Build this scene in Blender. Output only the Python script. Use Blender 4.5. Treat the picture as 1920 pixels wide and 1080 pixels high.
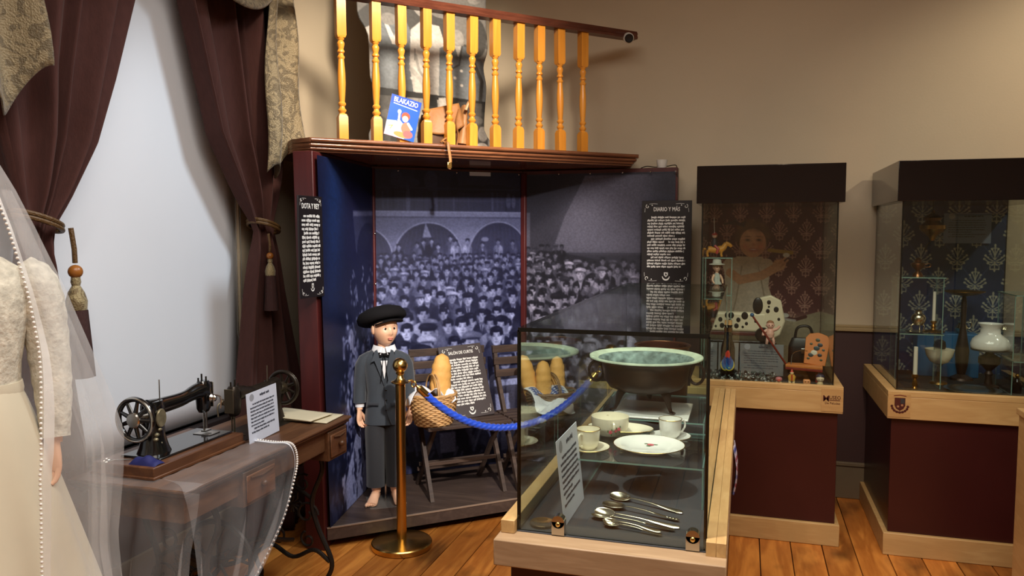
import bpy, bmesh, math, random
import numpy as np
from mathutils import Vector, Matrix, Euler
PI = math.pi
random.seed(7); NR = np.random.RandomState(11)
for o in list(bpy.data.objects): bpy.data.objects.remove(o)
SC = bpy.context.scene
COL = SC.collection

# ------------------------------------------------------------------ camera
cam = bpy.data.cameras.new('camera'); camo = bpy.data.objects.new('camera', cam); COL.objects.link(camo)
cam.sensor_width = 36; cam.lens = 1450 / 1920 * 36; cam.clip_start = 0.05
camo.location = (0, 0, 1.6)
camo.rotation_euler = (PI / 2 - math.radians(4.024), 0, math.radians(16.769))
SC.camera = camo
# ------------------------------------------------------------------ world, lights, exposure
W = bpy.data.worlds.new('world'); SC.world = W; W.use_nodes = True
W.node_tree.nodes['Background'].inputs[0].default_value = (0.02, 0.025, 0.04, 1)
W.node_tree.nodes['Background'].inputs[1].default_value = 0.5
SC.view_settings.view_transform = 'Standard'; SC.view_settings.look = 'None'
SC.view_settings.gamma = 1; SC.view_settings.use_curve_mapping = False
SC.view_settings.exposure = 0.0
def area(name, loc, target, size, power, col, sy=None):
    l = bpy.data.lights.new(name, 'AREA'); l.energy = power; l.color = col; l.size = size
    if sy: l.shape = 'RECTANGLE'; l.size_y = sy
    o = bpy.data.objects.new(name, l); COL.objects.link(o); o.location = loc
    o.rotation_euler = (Vector(target) - Vector(loc)).to_track_quat('-Z', 'Y').to_euler(); return o
def spot(name, loc, target, power, col, ang=40, blend=.5, rad=.03):
    l = bpy.data.lights.new(name, 'SPOT'); l.energy = power; l.color = col; l.spot_size = math.radians(ang)
    l.spot_blend = blend; l.shadow_soft_size = rad
    o = bpy.data.objects.new(name, l); COL.objects.link(o); o.location = loc
    o.rotation_euler = (Vector(target) - Vector(loc)).to_track_quat('-Z', 'Y').to_euler(); return o
WARM = (1, .80, .58); NEUT = (1, .93, .84); COOL = (.80, .90, 1)
area('ambient_fill_area', (.2, 1.2, 3.52), (.2, 1.2, 0), 3.0, 125, NEUT, 2.0)  # unseen area light added under the ceiling for ambient brightness
spot('track_spot_balusters', (-.45, 2.45, 3.4), (-1.75, 4.0, 2.42), 480, (1, .87, .70), 50, .7, .20)
spot('track_spot_booth', (.35, .7, 3.2), (-1.40, 4.25, 1.0), 820, NEUT, 31, .7, .06)
spot('track_spot_window', (-.25, 3.3, 3.4), (-2.45, 2.7, 1.0), 165, (.82, .93, 1), 62, .7, .22)
spot('track_spot_vitrine', (-.75, 1.5, 3.4), (-.35, 2.5, .9), 230, NEUT, 44, .7, .05)
spot('track_spot_wall', (2.6, 3.9, 3.4), (1.75, 5.0, 2.05), 110, (1, .88, .66), 75, .8, .06)
spot('track_spot_bride', (-1.0, .6, 3.3), (-1.9, 1.7, 1.0), 45, (1, .96, .88), 55, .7, .06)
spot('track_spot_floor', (.4, 2.6, 3.4), (.1, 4.1, .0), 120, WARM, 60, .8, .06)

# ------------------------------------------------------------------ materials
MATS = {}
def srgb(c):
    c = [x / 255 if max(c) > 1.001 else x for x in c]
    return tuple((x / 12.92 if x <= .04045 else ((x + .055) / 1.055) ** 2.4) for x in c)
def pm(name, col, rough=.5, metal=0, noise=0, nscale=20, bump=0, bscale=60, spec=.5, coat=0, sheen=0, rnd=0, stretch=None, trans=0, alpha=1, sss=0):
    if name in MATS: return MATS[name]
    m = bpy.data.materials.new(name); m.use_nodes = True; nt = m.node_tree; N = nt.nodes; L = nt.links
    b = N['Principled BSDF']; c = srgb(col) + (1,)
    b.inputs['Base Color'].default_value = c; b.inputs['Roughness'].default_value = rough; b.inputs['Metallic'].default_value = metal
    b.inputs['Specular IOR Level'].default_value = spec; b.inputs['Coat Weight'].default_value = coat
    b.inputs['Sheen Weight'].default_value = sheen; b.inputs['Transmission Weight'].default_value = trans; b.inputs['Alpha'].default_value = alpha
    tc = N.new('ShaderNodeTexCoord'); mp = N.new('ShaderNodeMapping'); L.new(tc.outputs['Object'], mp.inputs[0])
    if stretch: mp.inputs['Scale'].default_value = stretch
    if rnd:
        oi = N.new('ShaderNodeObjectInfo'); mm = N.new('ShaderNodeMath'); mm.operation = 'MULTIPLY'; mm.inputs[1].default_value = 37
        L.new(oi.outputs['Random'], mm.inputs[0]); L.new(mm.outputs[0], mp.inputs['Location'])
    if noise or rnd:
        nz = N.new('ShaderNodeTexNoise'); nz.inputs['Scale'].default_value = nscale; nz.inputs['Detail'].default_value = 5; L.new(mp.outputs[0], nz.inputs['Vector'])
        mr = N.new('ShaderNodeMapRange'); mr.inputs[3].default_value = 1 - noise; mr.inputs[4].default_value = 1 + noise; mr.inputs[1].default_value = .25; mr.inputs[2].default_value = .75
        L.new(nz.outputs['Fac'], mr.inputs[0])
        mx = N.new('ShaderNodeMix'); mx.data_type = 'RGBA'; mx.blend_type = 'MULTIPLY'; mx.inputs[0].default_value = 1
        mx.inputs[6].default_value = c; L.new(mr.outputs[0], mx.inputs[7]); src = mx.outputs[2]
        if rnd:
            h = N.new('ShaderNodeHueSaturation'); mr2 = N.new('ShaderNodeMapRange'); mr2.inputs[3].default_value = 1 - rnd; mr2.inputs[4].default_value = 1 + rnd
            L.new(oi.outputs['Random'], mr2.inputs[0]); L.new(mr2.outputs[0], h.inputs['Value']); L.new(src, h.inputs['Color']); src = h.outputs[0]
        L.new(src, b.inputs['Base Color'])
    if bump:
        n2 = N.new('ShaderNodeTexNoise'); n2.inputs['Scale'].default_value = bscale; n2.inputs['Detail'].default_value = 3; L.new(mp.outputs[0], n2.inputs['Vector'])
        bp = N.new('ShaderNodeBump'); bp.inputs['Strength'].default_value = bump; bp.inputs['Distance'].default_value = .01
        L.new(n2.outputs['Fac'], bp.inputs['Height']); L.new(bp.outputs[0], b.inputs['Normal'])
    MATS[name] = m; return m
def wood(name, c1, c2, stretch=(9, .8, 9), rough=.4, rnd=.15, fine=.25, knots=0, coat=0, spec=.4):
    if name in MATS: return MATS[name]
    m = bpy.data.materials.new(name); m.use_nodes = True; nt = m.node_tree; N = nt.nodes; L = nt.links; b = N['Principled BSDF']
    b.inputs['Roughness'].default_value = rough; b.inputs['Coat Weight'].default_value = coat; b.inputs['Specular IOR Level'].default_value = spec
    tc = N.new('ShaderNodeTexCoord'); mp = N.new('ShaderNodeMapping'); mp.inputs['Scale'].default_value = stretch; L.new(tc.outputs['Object'], mp.inputs[0])
    oi = N.new('ShaderNodeObjectInfo'); mm = N.new('ShaderNodeMath'); mm.operation = 'MULTIPLY'; mm.inputs[1].default_value = 53
    L.new(oi.outputs['Random'], mm.inputs[0]); L.new(mm.outputs[0], mp.inputs['Location'])
    nz = N.new('ShaderNodeTexNoise'); nz.inputs['Scale'].default_value = 1.6; nz.inputs['Detail'].default_value = 3; nz.inputs['Distortion'].default_value = .6; L.new(mp.outputs[0], nz.inputs['Vector'])
    # growth rings: saw of the noise
    ml = N.new('ShaderNodeMath'); ml.operation = 'MULTIPLY'; ml.inputs[1].default_value = 16; L.new(nz.outputs['Fac'], ml.inputs[0])
    sn = N.new('ShaderNodeMath'); sn.operation = 'SINE'; L.new(ml.outputs[0], sn.inputs[0])
    mr = N.new('ShaderNodeMapRange'); mr.inputs[1].default_value = -1; mr.inputs[2].default_value = 1; L.new(sn.outputs[0], mr.inputs[0])
    n3 = N.new('ShaderNodeTexNoise'); n3.inputs['Scale'].default_value = 9; n3.inputs['Detail'].default_value = 6; L.new(mp.outputs[0], n3.inputs['Vector'])
    ad = N.new('ShaderNodeMix'); ad.data_type = 'FLOAT'; ad.inputs[0].default_value = .5; L.new(mr.outputs[0], ad.inputs[2]); L.new(n3.outputs['Fac'], ad.inputs[3])
    mx = N.new('ShaderNodeMix'); mx.data_type = 'RGBA'; L.new(ad.outputs[0], mx.inputs[0])
    mx.inputs[6].default_value = srgb(c1) + (1,); mx.inputs[7].default_value = srgb(c2) + (1,)
    src = mx.outputs[2]
    if knots:   # dark stains and worn patches
        tc2 = N.new('ShaderNodeTexNoise'); tc2.inputs['Scale'].default_value = knots; tc2.inputs['Detail'].default_value = 4; 
        mp2 = N.new('ShaderNodeMapping'); mp2.inputs['Scale'].default_value = (1, .5, 1); L.new(tc.outputs['Object'], mp2.inputs[0]); L.new(mm.outputs[0], mp2.inputs['Location']); L.new(mp2.outputs[0], tc2.inputs['Vector'])
        k = N.new('ShaderNodeMapRange'); k.inputs[1].default_value = .53; k.inputs[2].default_value = .72; k.inputs[3].default_value = 1; k.inputs[4].default_value = .38; L.new(tc2.outputs['Fac'], k.inputs[0])
        m2 = N.new('ShaderNodeMix'); m2.data_type = 'RGBA'; m2.blend_type = 'MULTIPLY'; m2.inputs[0].default_value = 1; L.new(src, m2.inputs[6]); L.new(k.outputs[0], m2.inputs[7]); src = m2.outputs[2]
    h = N.new('ShaderNodeHueSaturation'); mr2 = N.new('ShaderNodeMapRange'); mr2.inputs[3].default_value = 1 - rnd; mr2.inputs[4].default_value = 1 + rnd
    L.new(oi.outputs['Random'], mr2.inputs[0]); L.new(mr2.outputs[0], h.inputs['Value']); L.new(src, h.inputs['Color'])
    L.new(h.outputs[0], b.inputs['Base Color'])
    bp = N.new('ShaderNodeBump'); bp.inputs['Strength'].default_value = fine; bp.inputs['Distance'].default_value = .002; L.new(ad.outputs[0], bp.inputs['Height']); L.new(bp.outputs[0], b.inputs['Normal'])
    MATS[name] = m; return m
def glass(name, tint=(.93, .97, .95), ior=1.5, rough=0.0):
    if name in MATS: return MATS[name]
    m = bpy.data.materials.new(name); m.use_nodes = True; nt = m.node_tree; N = nt.nodes; L = nt.links; N.remove(N['Principled BSDF'])
    t = N.new('ShaderNodeBsdfTransparent'); t.inputs[0].default_value = tint + (1,)
    g = N.new('ShaderNodeBsdfGlossy'); g.inputs['Roughness'].default_value = rough; g.inputs[0].default_value = (.95, .97, .96, 1)
    f = N.new('ShaderNodeFresnel'); f.inputs[0].default_value = ior; mx = N.new('ShaderNodeMixShader')
    # the same reflectance from both sides of the pane
    geo = N.new('ShaderNodeNewGeometry'); bi = N.new('ShaderNodeMath'); bi.operation = 'MULTIPLY_ADD'; bi.inputs[1].default_value = 1 / ior - ior; bi.inputs[2].default_value = ior
    L.new(geo.outputs['Backfacing'], bi.inputs[0]); L.new(bi.outputs[0], f.inputs[0])
    fr = f.outputs[0]
    L.new(fr, mx.inputs[0]); L.new(t.outputs[0], mx.inputs[1]); L.new(g.outputs[0], mx.inputs[2]); L.new(mx.outputs[0], N['Material Output'].inputs[0])
    MATS[name] = m; return m
def tulle(name, col=(1, 1, 1), op=.3):
    if name in MATS: return MATS[name]
    m = bpy.data.materials.new(name); m.use_nodes = True; nt = m.node_tree; N = nt.nodes; L = nt.links; N.remove(N['Principled BSDF'])
    t = N.new('ShaderNodeBsdfTransparent'); d = N.new('ShaderNodeBsdfDiffuse'); d.inputs[0].default_value = col + (1,)
    tr = N.new('ShaderNodeBsdfTranslucent'); tr.inputs[0].default_value = col + (1,); m1 = N.new('ShaderNodeMixShader'); m1.inputs[0].default_value = .4
    L.new(d.outputs[0], m1.inputs[1]); L.new(tr.outputs[0], m1.inputs[2])
    tc = N.new('ShaderNodeTexCoord'); nz = N.new('ShaderNodeTexNoise'); nz.inputs['Scale'].default_value = 5; nz.inputs['Detail'].default_value = 3; L.new(tc.outputs['Object'], nz.inputs['Vector'])
    mr = N.new('ShaderNodeMapRange'); mr.inputs[1].default_value = .3; mr.inputs[2].default_value = .7; mr.inputs[3].default_value = op * .6; mr.inputs[4].default_value = op * 1.4; L.new(nz.outputs['Fac'], mr.inputs[0])
    mx = N.new('ShaderNodeMixShader'); L.new(mr.outputs[0], mx.inputs[0]); L.new(t.outputs[0], mx.inputs[1]); L.new(m1.outputs[0], mx.inputs[2]); L.new(mx.outputs[0], N['Material Output'].inputs[0])
    MATS[name] = m; return m
def printmat(name, rough=.5, spec=.3):
    if name in MATS: return MATS[name]
    m = bpy.data.materials.new(name); m.use_nodes = True; nt = m.node_tree; b = nt.nodes['Principled BSDF']
    a = nt.nodes.new('ShaderNodeAttribute'); a.attribute_name = 'Col'; nt.links.new(a.outputs['Color'], b.inputs['Base Color'])
    b.inputs['Roughness'].default_value = rough; b.inputs['Specular IOR Level'].default_value = spec; MATS[name] = m; return m
def brocade(name, c1, c2):
    if name in MATS: return MATS[name]
    m = pm(name, c1, .5, .25, bump=.5, bscale=160, sheen=.3); nt = m.node_tree; N = nt.nodes; L = nt.links; b = N['Principled BSDF']
    tc = N.new('ShaderNodeTexCoord'); v = N.new('ShaderNodeTexNoise'); v.inputs['Scale'].default_value = 14; v.inputs['Distortion'].default_value = 2.5; v.inputs['Detail'].default_value = 2; L.new(tc.outputs['Object'], v.inputs['Vector'])
    cr = N.new('ShaderNodeValToRGB'); cr.color_ramp.elements[0].position = .46; cr.color_ramp.elements[1].position = .52
    cr.color_ramp.elements[0].color = srgb(c1) + (1,); cr.color_ramp.elements[1].color = srgb(c2) + (1,); L.new(v.outputs['Fac'], cr.inputs[0]); L.new(cr.outputs[0], b.inputs['Base Color']); return m

M_WALL = pm('beige_wall_paint', (196, 180, 155), .85, noise=.03, nscale=2.5, bump=.05, bscale=90, spec=.2)
M_WALLG = M_WALL
M_CEIL = pm('ceiling_paint', (190, 180, 165), .9, noise=.02, nscale=3)
M_WAINS = pm('burgundy_wainscot_paint', (66, 44, 44), .6, noise=.06, nscale=4)
M_BASEB = pm('taupe_baseboard_paint', (112, 98, 78), .6, noise=.06, nscale=6)
M_DADO = pm('tan_rail_paint', (160, 138, 100), .5, noise=.05)
M_FLOOR = wood('pine_floorboards', (216, 142, 64), (150, 82, 28), (7, .9, 7), .42, .26, .4, knots=5, spec=.4)
M_LIGHTW = wood('light_oak', (206, 172, 118), (186, 148, 96), (14, 3, 14), .45, .05, .15)
M_LIGHTWX = wood('light_oak_across', (206, 172, 118), (184, 146, 94), (1.6, 12, 12), .45, .05, .15)
M_BURG = pm('burgundy_laminate', (58, 22, 22), .32, noise=.12, nscale=3, spec=.4)
M_BLACKG = pm('gloss_black_acrylic', (16, 10, 12), .12, spec=.6)
M_REDW = wood('mahogany_red_paint', (88, 34, 32), (70, 26, 26), (6, 6, 1), .4, .04, .1)
M_CORN = wood('walnut_moulding', (142, 92, 62), (104, 62, 42), (2, 2, 14), .24, .04, .1, coat=.4)
M_RAILW = wood('mahogany_handrail', (104, 58, 42), (76, 38, 28), (3, 3, 14), .28, .04, .1, coat=.3)
M_BAL = wood('honey_pine', (226, 154, 58), (204, 128, 40), (14, 14, 1.2), .35, .06, .1, coat=.2)
M_PLAT = wood('grey_brown_vinyl', (92, 76, 68), (66, 54, 50), (1.2, 9, 9), .4, .05, .15)
M_TABLE = wood('walnut_table', (112, 76, 50), (72, 46, 30), (12, 1, 12), .38, .06, .2)
M_CHAIR = wood('dark_weathered_slat', (84, 66, 56), (56, 44, 40), (2, 12, 12), .55, .12, .3)
M_IRON = pm('cast_iron', (44, 38, 34), .5, .6, noise=.15, nscale=30)
M_BLKMET = pm('black_japanned_metal', (14, 13, 14), .18, .2, spec=.7, coat=.6)
M_BRONZEM = pm('worn_dark_bronze', (52, 44, 36), .35, .6, noise=.3, nscale=40)
M_CHROME = pm('nickel', (190, 186, 178), .22, 1)
M_SILVER = pm('tarnished_silver', (206, 198, 176), .24, 1, noise=.1, nscale=30)
M_BRASS = pm('polished_brass', (214, 176, 104), .24, 1, noise=.06, nscale=8)
M_COPPER = pm('old_copper', (120, 82, 54), .3, .9, noise=.2, nscale=14)
M_WHITE = pm('white_paint', (222, 222, 222), .5)
M_CARD = pm('white_card', (206, 210, 224), .6, noise=.02)
M_INK = pm('printed_ink', (70, 72, 84), .7)
M_WINK = pm('white_print', (226, 224, 220), .6)
M_SIGN = pm('charcoal_sign_board', (54, 44, 46), .4, noise=.05, nscale=6)
M_SIGNB = pm('black_sign_board', (26, 20, 22), .4, noise=.05, nscale=6)
M_BLIND = pm('white_blind_cloth', (226, 230, 238), .8, noise=.015, nscale=3)
M_CURT = pm('burgundy_velvet', (70, 42, 38), .9, noise=.12, nscale=60, bump=.12, bscale=220, sheen=.06, spec=.2, stretch=(1, 1, .25))
M_GOLD = brocade('gold_brocade', (94, 80, 55), (128, 112, 82))
M_CORD = pm('bronze_silk_cord', (92, 66, 34), .5, bump=.5, bscale=120)
M_TASS = pm('dark_tassel_fringe', (62, 34, 32), .8, bump=.6, bscale=150, stretch=(3, 3, .3))
M_GLASS = glass('clear_glass')
M_EDGE = pm('dark_glass_edge', (12, 16, 15), .15, spec=.7)
M_EDGEG = pm('green_glass_edge', (120, 150, 142), .12, spec=.7, alpha=1)
M_ACR = glass('acrylic', (.96, .97, .98), 1.45)
M_TUL = tulle('white_tulle', (.93, .93, .95), .13)
M_TULV = tulle('veil_tulle', (.93, .93, .95), .21)
M_SATIN = pm('ivory_satin', (214, 204, 180), .5, noise=.04, nscale=6, sheen=.3)
M_LACE = pm('ivory_lace', (206, 200, 184), .85, noise=.32, nscale=40, bump=.45, bscale=70)
M_BEAD = pm('pearl_beads', (236, 232, 226), .25, spec=.6)
M_SKIN = pm('mannequin_skin', (236, 186, 152), .42, noise=.03, nscale=12)
M_SKIND = pm('pale_skin', (214, 172, 146), .5)
M_SUIT = pm('charcoal_suit_cloth', (50, 56, 64), .85, noise=.08, nscale=160, sheen=.2)
M_TROU = pm('dark_trouser_cloth', (40, 41, 46), .85, noise=.08, nscale=160, sheen=.2)
M_CAP = pm('black_felt', (15, 13, 15), .9, spec=.2)
M_SHIRT = pm('white_cotton', (226, 226, 230), .75)
M_HAIR = pm('brown_hair', (50, 34, 24), .6)
M_EYEW = pm('eye_white', (226, 222, 216), .3)
M_EYED = pm('eye_iris', (38, 24, 18), .2)
M_LIP = pm('lip_paint', (206, 124, 106), .45)
M_ROPE = pm('royal_blue_rope', (20, 70, 196), .5, noise=.12, nscale=60, sheen=.3)
M_WICK = pm('wicker', (196, 154, 102), .6, noise=.22, nscale=40)
M_WICKD = pm('dark_wicker', (120, 92, 66), .6, noise=.22, nscale=40)
M_BREAD = pm('bread_crust', (226, 170, 92), .65, noise=.16, nscale=18, bump=.35, bscale=40)
M_CERAM = pm('white_porcelain', (232, 230, 224), .14, spec=.6, coat=.3)
M_CREAM = pm('cream_porcelain', (226, 218, 196), .16, spec=.6, coat=.3)
M_GILT = pm('gilt_rim', (190, 160, 100), .25, .9)
M_FELT = pm('dark_grey_felt', (62, 62, 66), .9, noise=.05, nscale=40)
M_PATIN = pm('verdigris', (96, 112, 108), .8, noise=.75, nscale=34, bump=.6, bscale=34)
M_PATR = pm('pale_verdigris_rim', (158, 170, 150), .75, noise=.25, nscale=20)
M_BRAZ = pm('dark_patinated_bronze', (62, 48, 42), .42, .6, noise=.25, nscale=12)
M_LEATH = pm('tan_leather', (150, 102, 58), .55, noise=.18, nscale=14, bump=.2, bscale=50)
M_LEATHD = pm('brown_leather', (82, 52, 32), .55, noise=.18, nscale=14)
M_PLASW = pm('white_plastic', (216, 212, 204), .4)
M_PLASB = pm('black_plastic', (14, 14, 15), .35)
M_BLUEC = pm('navy_cloth', (24, 28, 92), .7, noise=.1, nscale=30)
M_PAPER = pm('aged_paper', (206, 194, 164), .7, noise=.05, nscale=12)

# ------------------------------------------------------------------ mesh builder
class MB:
    def __init__(s): s.v = []; s.f = []; s.m = []
    def add(s, vs, fs, M=None, mi=0):
        n = len(s.v)
        s.v += [tuple(M @ Vector(p)) for p in vs] if M is not None else [tuple(p) for p in vs]
        s.f += [tuple(i + n for i in f) for f in fs]; s.m += [mi] * len(fs); return s
    def box(s, lo, hi, M=None, mi=0):
        x0, y0, z0 = lo; x1, y1, z1 = hi
        return s.add([(x0,y0,z0),(x1,y0,z0),(x1,y1,z0),(x0,y1,z0),(x0,y0,z1),(x1,y0,z1),(x1,y1,z1),(x0,y1,z1)],
              [(0,3,2,1),(4,5,6,7),(0,1,5,4),(1,2,6,5),(2,3,7,6),(3,0,4,7)], M, mi)
    def prism(s, poly, z0, z1, M=None, mi=0):
        n = len(poly); a = sum(poly[i][0]*poly[(i+1)%n][1]-poly[(i+1)%n][0]*poly[i][1] for i in range(n))
        if a < 0: poly = poly[::-1]
        return s.add([(x,y,z0) for x,y in poly]+[(x,y,z1) for x,y in poly], [tuple(range(n))[::-1], tuple(range(n,2*n))]+[(i,(i+1)%n,(i+1)%n+n,i+n) for i in range(n)], M, mi)
    def loft(s, rings, cap=True, M=None, mi=0, closed=True):
        n = len(rings[0]); vs = [p for r in rings for p in r]; fs = []
        for k in range(len(rings)-1):
            for i in range(n if closed else n-1):
                j = (i+1) % n; fs.append((k*n+i, k*n+j, (k+1)*n+j, (k+1)*n+i))
        if cap and closed: fs += [tuple(range(n))[::-1], tuple(range((len(rings)-1)*n, len(rings)*n))]
        return s.add(vs, fs, M, mi)
    def lathe(s, prof, n=24, M=None, mi=0, a0=0, a1=2*PI, sx=1, sy=1, cap=True):
        full = abs(a1-a0-2*PI) < 1e-6; k = n if full else n+1
        rings = [[(max(r,1e-4)*math.cos(a0+(a1-a0)*i/n)*sx, max(r,1e-4)*math.sin(a0+(a1-a0)*i/n)*sy, z) for i in range(k)] for r, z in prof]
        return s.loft(rings, cap=full and cap, M=M, mi=mi, closed=full)
    def tube(s, pts, r, n=8, M=None, mi=0, cyc=False, sq=1):
        P = [Vector(p) for p in pts]; m = len(P); R = r if isinstance(r, (list, tuple)) else [r]*m; rings = []; up = None
        for i in range(m):
            a = P[(i-1) % m] if (cyc or i) else P[0]; b = P[(i+1) % m] if (cyc or i < m-1) else P[-1]
            t = (b-a).normalized() if (b-a).length > 1e-9 else Vector((0,0,1))
            if up is None: up = Vector((0,0,1)) if abs(t.z) < .9 else Vector((1,0,0))
            x = t.cross(up).normalized() if t.cross(up).length > 1e-6 else Vector((1,0,0)); y = x.cross(t).normalized(); up = y
            rings.append([tuple(P[i]+x*R[i]*math.cos(2*PI*k/n)+y*R[i]*sq*math.sin(2*PI*k/n)) for k in range(n)])
        if cyc: rings.append(rings[0])
        return s.loft(rings, cap=not cyc, M=M, mi=mi)
    def ball(s, c, r, nu=12, nv=8, M=None, mi=0):
        rx, ry, rz = r if isinstance(r, (tuple, list)) else (r, r, r)
        rings = [[(c[0]+rx*math.sin(PI*j/nv)*math.cos(2*PI*i/nu), c[1]+ry*math.sin(PI*j/nv)*math.sin(2*PI*i/nu), c[2]-rz*math.cos(PI*j/nv)) for i in range(nu)] for j in range(1, nv)]
        n0 = len(s.v); s.loft(rings, cap=False, M=M, mi=mi)
        b = len(s.v); pts = [(c[0],c[1],c[2]-rz),(c[0],c[1],c[2]+rz)]
        s.v += [tuple(M @ Vector(p)) for p in pts] if M is not None else pts
        L = (nv-2)*nu
        for i in range(nu):
            s.f.append((b, n0+(i+1)%nu, n0+i)); s.f.append((b+1, n0+L+i, n0+L+(i+1)%nu)); s.m += [mi, mi]
        return s
    def grid(s, fn, nu, nv, M=None, mi=0):
        return s.loft([[fn(i/nu, j/nv) for i in range(nu+1)] for j in range(nv+1)], cap=False, M=M, mi=mi, closed=False)
    def build(s, name, mat, parent=None, smooth=40, bevel=0, solid=0, bseg=2, loc=None, rot=None, sub=0):
        me = bpy.data.meshes.new(name); v = s.v
        rt = parent
        while rt is not None and rt.parent is not None: rt = rt.parent
        if rt is not None and rt.get('_w') is not None:
            l = rt.location; v = [(x-l.x, y-l.y, z-l.z) for x, y, z in v]
        me.from_pydata(v, [], s.f)
        for m in (mat if isinstance(mat, (list, tuple)) else [mat]): me.materials.append(m)
        if any(s.m): me.polygons.foreach_set('material_index', s.m)
        if smooth:
            me.polygons.foreach_set('use_smooth', [True]*len(me.polygons)); me.set_sharp_from_angle(angle=math.radians(smooth))
        o = bpy.data.objects.new(name, me); COL.objects.link(o)
        if parent is not None: o.parent = parent
        if loc is not None: o.location = loc
        if rot is not None: o.rotation_euler = rot
        if solid: d = o.modifiers.new('thick', 'SOLIDIFY'); d.thickness = solid; d.offset = 0
        if bevel: d = o.modifiers.new('bevel', 'BEVEL'); d.width = bevel; d.segments = bseg; d.limit_method = 'ANGLE'; d.angle_limit = math.radians(50)
        if sub: d = o.modifiers.new('sub', 'SUBSURF'); d.levels = sub; d.render_levels = sub
        return o
def tag(o, label=None, cat=None, group=None, kind=None):
    if label: o['label'] = label
    if cat: o['category'] = cat
    if group: o['group'] = group
    if kind: o['kind'] = kind
    return o
def thing(name, label, cat, loc=(0,0,0), rz=0, group=None, world=False, rot=None):
    o = bpy.data.objects.new(name, None); COL.objects.link(o); o.location = loc; o.rotation_euler = rot if rot else (0,0,rz); o.empty_display_size = .1
    tag(o, label, cat, group)
    if world: o['_w'] = 1
    return o
def struct(o): o['kind'] = 'structure'; return o
def T(x, y, z): return Matrix.Translation((x, y, z))
def RX(a): return Matrix.Rotation(a, 4, 'X')
def RY(a): return Matrix.Rotation(a, 4, 'Y')
def RZ(a): return Matrix.Rotation(a, 4, 'Z')
def S3(x, y, z): return Matrix.Diagonal((x, y, z, 1))
def text_mesh(name, txt, size, mat, parent, M, ext=.0006, align='CENTER', sx=1, bold=0):
    c = bpy.data.curves.new(name, 'FONT'); c.body = txt; c.size = size; c.align_x = align; c.extrude = ext; c.resolution_u = 2; c.offset = bold
    o = bpy.data.objects.new(name, c); COL.objects.link(o)
    me = bpy.data.meshes.new_from_object(o); bpy.data.objects.remove(o); bpy.data.curves.remove(c)
    me.transform(M @ S3(sx, 1, 1)); me.materials.clear(); me.materials.append(mat)
    t = bpy.data.objects.new(name, me); COL.objects.link(t); t.parent = parent; return t
def bez(p0, p1, p2, p3, n=10):
    P = [Vector(p) for p in (p0,p1,p2,p3)]
    return [tuple(P[0]*(1-t)**3+P[1]*3*t*(1-t)**2+P[2]*3*t*t*(1-t)+P[3]*t**3) for t in [i/n for i in range(n+1)]]
def spl(pts, n=6):   # Catmull-Rom through points
    P = [Vector(p) for p in pts]; P = [P[0]*2-P[1]] + P + [P[-1]*2-P[-2]]; out = []
    for i in range(1, len(P)-2):
        for k in range(n):
            t = k/n; a, b, c, d = P[i-1], P[i], P[i+1], P[i+2]
            out.append(tuple(.5*((2*b)+(c-a)*t+(2*a-5*b+4*c-d)*t*t+(3*b-a-3*c+d)*t**3)))
    return out + [tuple(P[-2])]
def interp(t, tab):
    return float(np.interp(t, [a for a, _ in tab], [b for _, b in tab]))
def ell_ring(cx, cy, z, rx, ry, n=20, p=2.0, ph=0):
    out = []
    for i in range(n):
        a = 2*PI*i/n+ph; c, s_ = math.cos(a), math.sin(a)
        out.append((cx+rx*math.copysign(abs(c)**(2/p), c), cy+ry*math.copysign(abs(s_)**(2/p), s_), z))
    return out
def copy_tree(o, parent=None):
    c = o.copy(); COL.objects.link(c); c.parent = parent
    for ch in list(o.children): copy_tree(ch, c)
    return c

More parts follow.
